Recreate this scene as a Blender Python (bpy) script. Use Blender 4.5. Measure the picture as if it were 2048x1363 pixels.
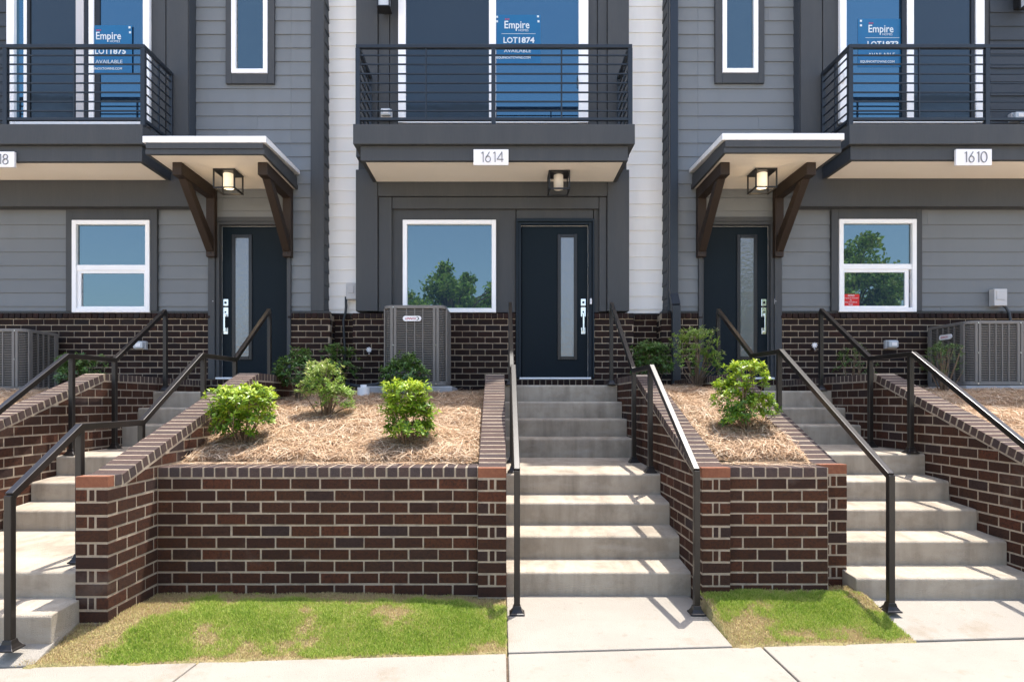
import bpy, bmesh, math, random
import numpy as np
from mathutils import Vector, Matrix
random.seed(7); RNG = np.random.default_rng(7)
R = math.radians
for o in list(bpy.data.objects): bpy.data.objects.remove(o)
SC = bpy.context.scene
COL = SC.collection
CZ = 1.42                      # eye height above the sidewalk; all z below are relative to the eye, shifted up at the end

# ------------------------------------------------------------------ camera, sky, sun, exposure
F, PX, PY = 1255.0, 1002.0, 803.0      # focal length and principal point measured in the 2048x1363 photograph
cam = bpy.data.cameras.new('camera'); CAM = bpy.data.objects.new('camera', cam); COL.objects.link(CAM)
CAM.location = (0, 0, 0); CAM.rotation_euler = (R(90), 0, 0)
cam.sensor_width = 36; cam.lens = 36 * F / 2048
cam.shift_x = (1024 - PX) / 2048; cam.shift_y = (PY - 681.5) / 2048
cam.clip_end = 2000; cam.clip_start = .05
SC.camera = CAM
W = bpy.data.worlds.new('World'); SC.world = W; W.use_nodes = True
wn = W.node_tree.nodes; wl = W.node_tree.links
sky = wn.new('ShaderNodeTexSky'); sky.sky_type = 'NISHITA'; sky.sun_disc = False
sky.sun_elevation = R(73); sky.sun_rotation = R(37); sky.air_density = 1.0; sky.dust_density = 2.8; sky.ozone_density = .8
bg = wn['Background']; bg.inputs['Strength'].default_value = .135
wl.new(sky.outputs[0], bg.inputs['Color'])
sl = bpy.data.lights.new('sun', 'SUN'); sl.energy = 2.5; sl.angle = R(.5); sl.color = (1, .96, .90)
SUN = bpy.data.objects.new('sun', sl); COL.objects.link(SUN)
SUN.rotation_euler = Vector((-.18, -.24, -1)).to_track_quat('-Z', 'Y').to_euler()
SUN.location = (3, 4, 20)
SC.view_settings.view_transform = 'Standard'; SC.view_settings.look = 'None'
SC.view_settings.exposure = 1.8; SC.view_settings.gamma = 1; SC.view_settings.use_curve_mapping = False
SC.render.engine = 'CYCLES'
SC.cycles.max_bounces = 8; SC.cycles.diffuse_bounces = 5; SC.cycles.glossy_bounces = 4

# ------------------------------------------------------------------ helpers
def wx(x, D): return (x - PX) * D / F
def wz(y, D): return (PY - y) * D / F
WP = {}
def empty(name, loc, label, cat, group=None):
    o = bpy.data.objects.new(name, None); COL.objects.link(o); o.location = loc; o.empty_display_size = .2
    WP[o] = Vector(loc); o['label'] = label; o['category'] = cat
    if group: o['group'] = group
    return o
def tag(o, label, cat, group=None):
    o['label'] = label; o['category'] = cat
    if group: o['group'] = group
    return o
def link(o, parent=None):
    COL.objects.link(o)
    if parent is not None:
        o.parent = parent
        o.matrix_parent_inverse = Matrix.Translation(-WP.get(parent, Vector((0, 0, 0))))
    return o
class MB:
    def __init__(s): s.v = []; s.f = []
    def add(s, vs, fs):
        b = len(s.v); s.v += [tuple(v) for v in vs]; s.f += [tuple(i + b for i in f) for f in fs]; return s
    def box(s, x0, x1, y0, y1, z0, z1):
        return s.add([(x0,y0,z0),(x1,y0,z0),(x1,y1,z0),(x0,y1,z0),(x0,y0,z1),(x1,y0,z1),(x1,y1,z1),(x0,y1,z1)],
                     [(0,3,2,1),(4,5,6,7),(0,1,5,4),(1,2,6,5),(2,3,7,6),(3,0,4,7)])
    def prism(s, poly, axis, a, b):
        n = len(poly)
        mk = {'x': lambda p, t: (t, p[0], p[1]), 'y': lambda p, t: (p[0], t, p[1]), 'z': lambda p, t: (p[0], p[1], t)}[axis]
        vs = [mk(p, a) for p in poly] + [mk(p, b) for p in poly]
        fs = [tuple(range(n)), tuple(range(2*n-1, n-1, -1))] + [(i, (i+1) % n, n + (i+1) % n, n + i) for i in range(n)]
        return s.add(vs, fs)
    def bar(s, p, q, w, h=None, up=(0, 0, 1)):
        h = h or w; p = Vector(p); q = Vector(q); d = (q - p).normalized()
        u = Vector(up)
        if abs(d.dot(u)) > .98: u = Vector((0, 1, 0))
        r = d.cross(u).normalized() * w / 2; t = r.cross(d).normalized() * h / 2
        vs = [e + a*r + b*t for e in (p, q) for a, b in ((-1,-1),(1,-1),(1,1),(-1,1))]
        return s.add(vs, [(0,1,2,3),(7,6,5,4),(0,4,5,1),(1,5,6,2),(2,6,7,3),(3,7,4,0)])
    def tube(s, pts, r, n=8, r2=None):
        pts = [Vector(p) for p in pts]; m = len(pts); b = len(s.v)
        for i, p in enumerate(pts):
            d = (pts[min(i+1, m-1)] - pts[max(i-1, 0)]).normalized()
            u = d.cross(Vector((0, 0, 1)) if abs(d.z) < .9 else Vector((1, 0, 0))).normalized(); v = d.cross(u)
            rr = r if r2 is None else r + (r2 - r) * i / (m - 1)
            s.v += [tuple(p + rr * (math.cos(2*math.pi*k/n)*u + math.sin(2*math.pi*k/n)*v)) for k in range(n)]
        for i in range(m-1):
            for k in range(n):
                a = b + i*n + k; c = b + i*n + (k+1) % n
                s.f.append((a, c, c + n, a + n))
        s.f.append(tuple(b + k for k in range(n-1, -1, -1))); s.f.append(tuple(b + (m-1)*n + k for k in range(n)))
        return s
    def mesh(s, name, bevel=0, seg=1, smooth=False):
        me = bpy.data.meshes.new(name); me.from_pydata(s.v, [], s.f)
        bm = bmesh.new(); bm.from_mesh(me)
        bmesh.ops.recalc_face_normals(bm, faces=bm.faces)
        if bevel:
            es = [e for e in bm.edges if len(e.link_faces) == 2 and e.calc_face_angle(0) > .5]
            bmesh.ops.bevel(bm, geom=es, offset=bevel, segments=seg, profile=.5, affect='EDGES', clamp_overlap=True)
        if smooth:
            for f in bm.faces: f.smooth = True
        bm.to_mesh(me); bm.free(); return me
    def build(s, name, mat, parent=None, bevel=0, seg=1, smooth=False):
        me = s.mesh(name, bevel, seg, smooth); me.materials.append(mat)
        return link(bpy.data.objects.new(name, me), parent)
def box(name, mat, parent, x0, x1, y0, y1, z0, z1, bevel=.002):
    return MB().box(min(x0,x1), max(x0,x1), y0, y1, min(z0,z1), max(z0,z1)).build(name, mat, parent, bevel)
def npmesh(name, V, Fq, mat, parent=None, tone=None, smooth=False):
    me = bpy.data.meshes.new(name); n = len(V); k = Fq.shape[1]
    me.vertices.add(n); me.vertices.foreach_set('co', V.astype(np.float32).ravel())
    me.loops.add(Fq.size); me.loops.foreach_set('vertex_index', Fq.astype(np.int32).ravel())
    me.polygons.add(len(Fq)); me.polygons.foreach_set('loop_start', np.arange(0, Fq.size, k, dtype=np.int32))
    me.polygons.foreach_set('loop_total', np.full(len(Fq), k, dtype=np.int32))
    if smooth: me.polygons.foreach_set('use_smooth', np.ones(len(Fq), dtype=bool))
    if tone is not None:
        a = me.attributes.new('tone', 'FLOAT', 'POINT'); a.data.foreach_set('value', tone.astype(np.float32))
    me.update(); me.validate(); me.materials.append(mat)
    return link(bpy.data.objects.new(name, me), parent)

# ------------------------------------------------------------------ materials
def mat(name, c1, c2=None, scale=20, rough=.6, bump=0, bscale=200, spec=.4, metal=0, stretch=None, detail=6, rnd=None, rndmix=None, tone=None, dirt=None, trans=0, coat=0, streak=None, stain=None):
    m = bpy.data.materials.new(name); m.use_nodes = True; nt = m.node_tree; N = nt.nodes; L = nt.links
    b = N['Principled BSDF']; b.inputs['Roughness'].default_value = rough; b.inputs['Specular IOR Level'].default_value = spec
    b.inputs['Metallic'].default_value = metal; b.inputs['Coat Weight'].default_value = coat
    tc = N.new('ShaderNodeNewGeometry') if rnd is None else N.new('ShaderNodeTexCoord')
    vec = tc.outputs['Position'] if rnd is None else tc.outputs['Object']
    def mapped(v, sc):
        mp = N.new('ShaderNodeMapping'); mp.inputs['Scale'].default_value = sc; L.new(v, mp.inputs['Vector']); return mp.outputs[0]
    if stretch: vec = mapped(vec, stretch)
    info = None
    if rnd is not None:
        info = N.new('ShaderNodeObjectInfo')
        ad = N.new('ShaderNodeVectorMath'); ad.operation = 'MULTIPLY_ADD'; ad.inputs[1].default_value = (1, 1, 1)
        sc_ = N.new('ShaderNodeVectorMath'); sc_.operation = 'SCALE'; sc_.inputs['Scale'].default_value = 37
        cb = N.new('ShaderNodeCombineXYZ')
        for k in range(3): L.new(info.outputs['Random'], cb.inputs[k])
        L.new(cb.outputs[0], sc_.inputs[0]); L.new(vec, ad.inputs[0]); L.new(sc_.outputs[0], ad.inputs[2]); vec = ad.outputs[0]
    def noise(s, d=detail, r=.6):
        n = N.new('ShaderNodeTexNoise'); n.inputs['Scale'].default_value = s; n.inputs['Detail'].default_value = d; n.inputs['Roughness'].default_value = r
        L.new(vec, n.inputs['Vector']); return n.outputs['Fac']
    def ramp(v, lo, hi):
        r = N.new('ShaderNodeMapRange'); r.inputs['From Min'].default_value = lo; r.inputs['From Max'].default_value = hi; L.new(v, r.inputs['Value']); return r.outputs[0]
    def mix(fac, a, c):
        x = N.new('ShaderNodeMix'); x.data_type = 'RGBA'
        if isinstance(fac, float): x.inputs['Factor'].default_value = fac
        else: L.new(fac, x.inputs['Factor'])
        for i, q in ((6, a), (7, c)):
            if isinstance(q, tuple): x.inputs[i].default_value = (*q, 1)
            else: L.new(q, x.inputs[i])
        return x.outputs[2]
    col = c1
    if rnd is not None:
        cr = N.new('ShaderNodeValToRGB'); cr.color_ramp.interpolation = 'LINEAR'
        el = cr.color_ramp.elements; el[0].color = (*rnd[0], 1); el[0].position = 0
        el[1].color = (*rnd[-1], 1); el[1].position = 1
        for i, q in enumerate(rnd[1:-1]):
            e = el.new((i + 1) / (len(rnd) - 1)); e.color = (*q, 1)
        L.new(info.outputs['Random'], cr.inputs[0]); col = cr.outputs[0]
        if c2: col = mix(ramp(noise(scale), .45, .75), col, c2)
    elif tone is not None:
        at = N.new('ShaderNodeAttribute'); at.attribute_name = 'tone'
        cr = N.new('ShaderNodeValToRGB'); el = cr.color_ramp.elements
        el[0].color = (*tone[0], 1); el[1].color = (*tone[-1], 1)
        for i, q in enumerate(tone[1:-1]):
            e = el.new((i + 1) / (len(tone) - 1)); e.color = (*q, 1)
        L.new(at.outputs['Fac'], cr.inputs[0]); col = cr.outputs[0]
        if c2: col = mix(ramp(noise(scale), .50, .66), col, c2)
    elif c2: col = mix(ramp(noise(scale), .3, .7), c1, c2)
    if dirt: col = mix(ramp(noise(dirt[1], 8, .7), dirt[2], dirt[3]), col, dirt[0])
    for q in (streak, stain):
        if q:
            keep = vec; gp = N.new('ShaderNodeNewGeometry'); vec = mapped(gp.outputs['Position'], q[4])
            rr = ramp(noise(q[1], 5, .6), q[2], q[3]); ml = N.new('ShaderNodeMath'); ml.operation = 'MULTIPLY'; ml.inputs[1].default_value = q[5]; L.new(rr, ml.inputs[0])
            col = mix(ml.outputs[0], col, q[0]); vec = keep
    if isinstance(col, tuple): b.inputs['Base Color'].default_value = (*col, 1)
    else: L.new(col, b.inputs['Base Color'])
    if bump:
        bp = N.new('ShaderNodeBump'); bp.inputs['Strength'].default_value = min(1, bump); bp.inputs['Distance'].default_value = .004 * max(1, bump)
        L.new(noise(bscale, 4), bp.inputs['Height']); L.new(bp.outputs[0], b.inputs['Normal'])
    if trans:
        tr = N.new('ShaderNodeBsdfTranslucent'); mx = N.new('ShaderNodeMixShader'); mx.inputs[0].default_value = trans
        if isinstance(col, tuple): tr.inputs[0].default_value = (*col, 1)
        else: L.new(col, tr.inputs[0])
        L.new(b.outputs[0], mx.inputs[1]); L.new(tr.outputs[0], mx.inputs[2]); L.new(mx.outputs[0], N['Material Output'].inputs[0])
    return m
def glassmat(name, base, refl, rough=.01, tint=(1, 1, 1), bump=0, bscale=3):
    m = bpy.data.materials.new(name); m.use_nodes = True; nt = m.node_tree; N = nt.nodes; L = nt.links
    N.remove(N['Principled BSDF'])
    d = N.new('ShaderNodeBsdfDiffuse'); d.inputs[0].default_value = (*base, 1)
    g = N.new('ShaderNodeBsdfGlossy'); g.inputs[0].default_value = (*tint, 1); g.inputs['Roughness'].default_value = rough
    lw = N.new('ShaderNodeFresnel'); lw.inputs[0].default_value = 1.5
    ad = N.new('ShaderNodeMath'); ad.operation = 'ADD'; ad.use_clamp = True; ad.inputs[1].default_value = refl; L.new(lw.outputs[0], ad.inputs[0])
    mx = N.new('ShaderNodeMixShader'); L.new(ad.outputs[0], mx.inputs[0]); L.new(d.outputs[0], mx.inputs[1]); L.new(g.outputs[0], mx.inputs[2])
    if bump:
        tc = N.new('ShaderNodeNewGeometry'); n = N.new('ShaderNodeTexNoise'); n.inputs['Scale'].default_value = bscale; L.new(tc.outputs['Position'], n.inputs['Vector'])
        bp = N.new('ShaderNodeBump'); bp.inputs['Strength'].default_value = bump; bp.inputs['Distance'].default_value = .01; L.new(n.outputs['Fac'], bp.inputs['Height']); L.new(bp.outputs[0], g.inputs['Normal'])
    L.new(mx.outputs[0], N['Material Output'].inputs[0]); return m
def emis(name, c, s):
    m = bpy.data.materials.new(name); m.use_nodes = True; b = m.node_tree.nodes['Principled BSDF']
    b.inputs['Base Color'].default_value = (.8, .78, .72, 1); b.inputs['Emission Color'].default_value = (*c, 1); b.inputs['Emission Strength'].default_value = s; return m

M = {}
wood = (1.2, 30, 30)
M['siding_grey'] = mat('siding_grey_paint', None, None, 6, .62, .35, 60, .35, stretch=(1.5, 30, 30), rnd=[(0.1461, 0.1585, 0.1681), (0.153, 0.166, 0.176), (0.1576, 0.171, 0.1813), (0.1507, 0.1635, 0.1734)], streak=((0.1232, 0.1287, 0.1342), 1, .5, .8, (4, 4, .5), .35))
M['siding_dark'] = mat('siding_dark_paint', (.035, .042, .052), (.042, .05, .06), 6, .6, .35, 60, .35, stretch=(1.5, 30, 30))
M['siding_white'] = mat('siding_white_paint', None, None, 5, .6, .35, 60, .35, stretch=(1.5, 30, 30), rnd=[(0.8342, 0.8196, 0.7954), (0.86, 0.845, 0.82), (0.8729, 0.8577, 0.8323), (0.8471, 0.8323, 0.8077)], streak=((0.624, 0.6123, 0.5967), 1, .5, .8, (4, 4, .5), .35))
M['trim'] = mat('trim_dark_grey_paint', (.047, .050, .054), (.053, .057, .061), 4, .6, .25, 90, .3, stretch=(18, 18, 1.5), streak=((.078, .078, .076), 1, .5, .8, (5, 5, .6), .4))
M['soffit'] = mat('soffit_cream_paint', (.88, .80, .69), (.90, .825, .72), 3, .7, .1, 60)
M['vinyl'] = mat('white_vinyl', (.84, .84, .85), (.87, .87, .88), 3, .35, .04, 50, .4)
M['vinyl_grey'] = mat('grey_vinyl', (.50, .49, .50), None, 3, .4)  # even grey vinyl for the grey stile of the left sliding door
M['door'] = mat('door_blue_black_paint', (.004, .0095, .0145), (.0055, .0115, .0172), 3, .5, .35, 120, .12, stretch=(40, 40, 2))
M['frame_teal'] = mat('door_frame_blue_black_paint', (.009, .016, .024), None, 3, .5, 0, 1, .2)
M['black'] = mat('black_metal_paint', (.012, .012, .013), (.016, .016, .017), 8, .35, .05, 100)
M['balcony'] = mat('balcony_blue_black_paint', (.013, .018, .025), (.016, .021, .029), 8, .38, .05, 100)
M['bronze'] = mat('bronze_powder_coat', (.013, .0105, .009), (.018, .0145, .0125), 12, .32, .06, 300, .38)
M['wood'] = mat('bracket_brown_stain', (.023, .0145, .010), (.031, .020, .014), 8, .6, .5, 90, .3, stretch=(25, 3, 3))
M['drip'] = mat('white_drip_metal', (.82, .82, .82), (.77, .77, .78), 4, .4, .05, 50)
M['steel'] = mat('brushed_steel', (.75, .75, .75), None, 3, .18, 0, 1, .5, metal=1)
M['lampglass'] = mat('lamp_cream_glass', (.82, .77, .68), None, 3, .25, 0, 1, .5, trans=.3)
M['lit'] = emis('lamp_lit_glass', (1, .76, .46), .20)
M['bulb'] = emis('lamp_bulb', (1, .85, .6), 1.6)
M['window'] = glassmat('window_glass', (.018, .03, .045), .14, .006, (.72, .95, 1.0), .02, 2.2)
M['window_up'] = glassmat('upper_window_glass', (.012, .022, .04), .16, .006, (.40, .78, 1.0), .03, 2.2)
M['window_dim'] = glassmat('narrow_window_glass', (.02, .035, .048), .07, .006, (.7, .92, 1.0), .02, 2.2)
M['frost'] = glassmat('obscure_door_glass', (.115, .125, .14), .07, .07, (1, 1, 1), .35, 26)
M['screen'] = glassmat('insect_screen', (.018, .024, .029), .012, .16, (.75, .9, 1.0), .5, 5)
M['ac'] = mat('ac_taupe_metal', (.15, .137, .125), (.17, .155, .14), 5, .45, .06, 120, .45)
M['acdark'] = mat('ac_inner_dark', (.012, .012, .012), None, 3, .8)
M['pad'] = mat('ac_pad_grey', (.32, .33, .34), (.37, .38, .39), 9, .8, .3, 90)
M['plate'] = mat('white_plate', (.82, .80, .80), None, 3, .4)
M['box'] = mat('grey_electrical_box', (.45, .45, .46), (.5, .5, .5), 6, .45)
M['outlet'] = mat('clear_outlet_cover', (.5, .53, .56), None, 3, .15, 0, 1, .7)
M['conduit'] = mat('dark_conduit', (.035, .04, .045), None, 3, .5)
M['pvc'] = mat('white_pvc', (.75, .76, .78), None, 3, .35)
M['text_white'] = mat('white_print', (.60, .66, .70), None, 3, .5)
M['text_red'] = mat('red_print', (.45, .02, .05), None, 3, .5)
M['text_grey'] = mat('grey_numerals', (.20, .205, .22), None, 3, .4)
M['poster'] = mat('blue_window_poster', (.003, .105, .25), None, 3, .25, 0, 1, .6)
M['red'] = mat('red_sticker', (.55, .012, .012), None, 3, .4)
bcols = [(0.052, 0.0235, 0.0146), (0.0746, 0.0314, 0.0179), (0.061, 0.028, 0.0179), (0.0994, 0.037, 0.0202), (0.0565, 0.0302, 0.0213), (0.0701, 0.0314, 0.0179), (0.0429, 0.0224, 0.0168), (0.0836, 0.0347, 0.019), (0.0565, 0.0269, 0.0168), (0.0452, 0.0314, 0.0291)]
M['brick'] = mat('brown_brick', None, (.030, .019, .016), 55, .85, 1.6, 170, .12, rnd=bcols, dirt=((.17, .11, .085), 240, .64, .78), stain=((.20, .165, .14), 2.1, .60, .82, (1, 1, 1), .45), streak=((.018, .012, .010), 1, .52, .75, (3.5, 3.5, 1.2), .3))
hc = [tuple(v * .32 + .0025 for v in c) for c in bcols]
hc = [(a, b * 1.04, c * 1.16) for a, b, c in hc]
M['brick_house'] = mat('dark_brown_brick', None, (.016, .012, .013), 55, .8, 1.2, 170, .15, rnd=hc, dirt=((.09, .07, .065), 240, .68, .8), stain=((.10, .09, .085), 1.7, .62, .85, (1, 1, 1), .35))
M['brick_cap'] = mat('weathered_coping_brick', None, (.062, .045, .041), 60, .85, 1.8, 170, .15, rnd=[(.080, .054, .047), (.098, .064, .054), (.066, .049, .047), (.092, .058, .048), (.078, .060, .057)], dirt=((.20, .16, .14), 160, .58, .75))
M['brick_red'] = mat('red_orange_brick', (.26, .098, .048), (.20, .068, .034), 40, .8, 1.6, 170, dirt=((.08, .03, .02), 200, .62, .75))
M['mortar'] = mat('tan_mortar', (.35, .278, .20), (.43, .35, .26), 30, .9, 1.6, 160, .2, dirt=((.22, .18, .14), 9, .5, .75), streak=((.14, .11, .09), 1, .5, .8, (3.5, 3.5, 1.2), .5))
M['concrete'] = mat('pale_concrete', (.355, .30, .232), (.435, .375, .295), 4.5, .85, 1.5, 150, .25, dirt=((.21, .17, .125), 3.5, .48, .80), streak=((.17, .14, .105), 1, .46, .75, (7, 2, .9), .65), stain=((.44, .40, .345), 1, .55, .75, (2.2, 2.2, 9), .5))
M['sidewalk'] = mat('sidewalk_concrete', (.265, .238, .200), (.305, .275, .232), 2.2, .85, 1.4, 150, .25, dirt=((.215, .165, .11), 2.5, .56, .8), stain=((.18, .155, .12), 14, .62, .74, (1, 1, 1), .5))
M['riser'] = M['concrete']
M['soil'] = mat('dark_soil', (.07, .045, .03), (.12, .085, .055), 30, .95, 2, 60)
M['mulchbase'] = mat('matted_pine_straw', (.27, .17, .095), (.44, .30, .17), 26, .95, 3, 120, dirt=((.09, .05, .03), 40, .55, .7))
M['straw'] = mat('pine_straw', None, None, 3, .7, 0, 1, .3, tone=[(.11, .055, .026), (.37, .215, .115), (.58, .405, .25), (.76, .62, .455)], trans=.12)
M['lawnbase'] = mat('lawn_thatch', (.33, .24, .125), (.24, .22, .075), 9, .95, 2.5, 90, dirt=((.10, .065, .04), 30, .55, .7))
M['grass'] = mat('lawn_grass', None, None, 3.6, .6, 0, 1, .3, tone=[(.06, .14, .014), (.17, .28, .026), (.30, .40, .05), (.43, .45, .12), (.48, .375, .20), (.36, .24, .125)], trans=.35, detail=8)
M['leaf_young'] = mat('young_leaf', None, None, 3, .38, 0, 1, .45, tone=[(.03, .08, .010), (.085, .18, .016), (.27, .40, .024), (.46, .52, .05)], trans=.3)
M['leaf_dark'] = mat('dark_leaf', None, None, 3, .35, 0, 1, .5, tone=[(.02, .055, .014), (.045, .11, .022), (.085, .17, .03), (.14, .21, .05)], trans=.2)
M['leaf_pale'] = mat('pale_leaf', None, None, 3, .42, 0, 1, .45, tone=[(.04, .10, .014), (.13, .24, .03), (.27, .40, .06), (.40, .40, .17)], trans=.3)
M['leaf_tree'] = mat('tree_leaf', None, None, 3, .45, 0, 1, .45, tone=[(.04, .10, .012), (.14, .25, .03), (.28, .40, .06), (.34, .36, .09)], trans=.3)
M['bark'] = mat('grey_bark', (.11, .085, .06), (.17, .135, .10), 40, .9, 1.5, 120)
M['twig'] = mat('brown_twig', (.14, .09, .055), (.2, .14, .09), 60, .9, .5, 200)
M['asphalt'] = mat('pale_concrete_road', (.58, .505, .405), (.62, .545, .445), 40, .9, 1, 200)
M['terrain'] = mat('dry_tan_earth', (.50, .405, .29), (.56, .46, .34), 3, .95, 1, 20)

# ------------------------------------------------------------------ ground, road, pavement
def structure(o): o['kind'] = 'structure'; return o
def stuff(o): o['kind'] = 'stuff'; return o
def edge(X): return 3.564 + .07 * X                    # back edge of the sidewalk
g = MB(); g.add([(-600,-600,-1.66),(600,-600,-1.66),(600,600,-1.66),(-600,600,-1.66)], [(0,1,2,3)])
structure(g.build('ground', M['terrain']))
structure(MB().box(-60, 60, -7.5, 1.45, -1.80, -1.555).build('road', M['asphalt']))
kb = MB().box(-60, 60, 1.452, 1.60, -1.80, -1.43); structure(kb.build('kerb', M['sidewalk'], None, .02, 2))
sw = MB(); sw.prism([(-14, 1.603), (14, 1.603), (14, edge(14) - .012), (-14, edge(-14) - .012)], 'z', -1.75, -1.445)
sidewalk = structure(sw.build('sidewalk', M['soil']))
joints = [-9, -6.4, -4.0, -1.66, .035, 1.523, 3.3, 5.6, 8]
for a, b in zip(joints[:-1], joints[1:]):
    ta = {-1.66: .12, 1.523: .0}.get(a, 0); tb = {-1.66: .12}.get(b, 0)
    s = MB(); s.prism([(a + .006 - ta, 1.606), (b - .006 - tb, 1.606), (b - .006, edge(b) - .008), (a + .006, edge(a) - .008)], 'z', -1.6, -1.425 - random.uniform(0, .004))
    s.build('slab', M['sidewalk'], sidewalk, .007, 2)
# approach paths between sidewalk and stairs
def path(x0, x1, d1, z0, z1):
    s = MB(); e0, e1 = edge(x0) + .004, edge(x1) + .004
    s.add([(x0,e0,z0),(x1,e1,z0),(x1,d1,z1),(x0,d1,z1),(x0,e0,-1.7),(x1,e1,-1.7),(x1,d1,-1.7),(x0,d1,-1.7)],
          [(0,1,2,3),(4,7,6,5),(0,4,5,1),(1,5,6,2),(2,6,7,3),(3,7,4,0)])
    return structure(s.build('path', M['sidewalk'], None, .007, 2))
path(.040, 1.352, 4.56, -1.423, -1.389)
path(-3.93, -2.53, 3.60, -1.423, -1.338)
path(2.455, 3.75, 4.42, -1.419, -1.329)

# ------------------------------------------------------------------ stairs
def stairs(label, x0, x1, base, steps, dend, wide=()):
    t = empty('concrete_stairs', ((x0 + x1) / 2, steps[0][0], base), label, 'stairs', 'concrete stairs up to the front doors')
    zb = base
    for i, (d, zf, zk) in enumerate(steps):
        nd = steps[i + 1][0] if i + 1 < len(steps) else dend
        r = .022
        poly = [(d, zb - .05), (d, zf - r)]
        for k in range(1, 5):
            a = k / 4 * math.pi / 2
            poly.append((d + r - r * math.cos(a), zf - r + r * math.sin(a)))
        poly += [(nd + .012, zk), (nd + .012, zb - .05)]
        e = .0012 * (i % 2)
        lx0, lx1 = (wide[i] if i < len(wide) else (x0, x1))
        MB().prism(poly, 'x', lx0 + e, lx1 - e).build('step', M['concrete'], t, .006 if i < len(wide) else 0, 2)
        zb = zk
    return t
ST_C = [(4.51,-1.222,-1.195),(4.795,-1.024,-.99),(5.08,-.816,-.79),(5.37,-.616,-.578),(6.52,-.379,-.375),(6.80,-.187,-.183),(7.08,.0,.004),(7.36,.196,.205)]
ST_L = [(3.535,-1.20,-1.187),(3.81,-1.03,-1.015),(4.95,-.855,-.83),(5.24,-.672,-.648),(5.54,-.477,-.46),(6.5,-.238,-.234),(6.79,-.065,-.061),(7.08,.116,.125)]
ST_R = [(4.29,-1.203,-1.185),(4.571,-1.0125,-.99),(4.86,-.8316,-.81),(5.16,-.65,-.63),(5.454,-.452,-.435),(6.423,-.239,-.235),(6.715,-.064,-.06),(6.995,.123,.13)]
stairs('pale concrete stairs rising straight to the middle door under sign 1614', .040, 1.364, -1.391, ST_C, 8.34)
stairs('pale concrete stairs cut off by the left edge, beside the foremost orange capped pier', -3.925, -2.564, -1.335, ST_L, 8.34, ((-3.925, -2.535), (-3.925, -2.565)))
stairs('pale concrete stairs at the right with four wide lower treads', 2.468, 3.685, -1.33, ST_R, 8.34, ((2.43, 3.685),))
def stair_z(st, base, D):
    z = base
    for d, a, b in st:
        if D >= d: z = b
    return z

# ------------------------------------------------------------------ bricks
_bm = {}
def brick_mesh(L, T, H, m):
    k = (round(L, 4), round(T, 4), round(H, 4), m.name)
    if k not in _bm:
        me = MB().box(-L/2, L/2, -T/2, T/2, -H/2, H/2).mesh('brick', min(.0028, L * .2), 1); me.materials.append(m); _bm[k] = me
    return _bm[k]
def brick(parent, c, L, T, H, m, rz=0, rx=0, name='brick', jit=.0016):
    o = bpy.data.objects.new(name, brick_mesh(L, T, H, m))
    j = lambda s: random.uniform(-s, s)
    o.location = (c[0] + j(jit), c[1] + j(jit), c[2] + j(jit * .7)); o.rotation_euler = (rx + j(.006), j(.006), rz + j(.006))
    return link(o, parent)
PITCH, BH, TOPZ = .081, .0685, -.53
def clip(poly, a, b, c):       # keep a*y + b*z <= c
    out = []
    for i, p in enumerate(poly):
        q = poly[(i + 1) % len(poly)]; fp = a*p[0] + b*p[1] - c; fq = a*q[0] + b*q[1] - c
        if fp <= 0: out.append(p)
        if fp * fq < 0:
            t = fp / (fp - fq); out.append((p[0] + t*(q[0]-p[0]), p[1] + t*(q[1]-p[1])))
    return out
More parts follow.
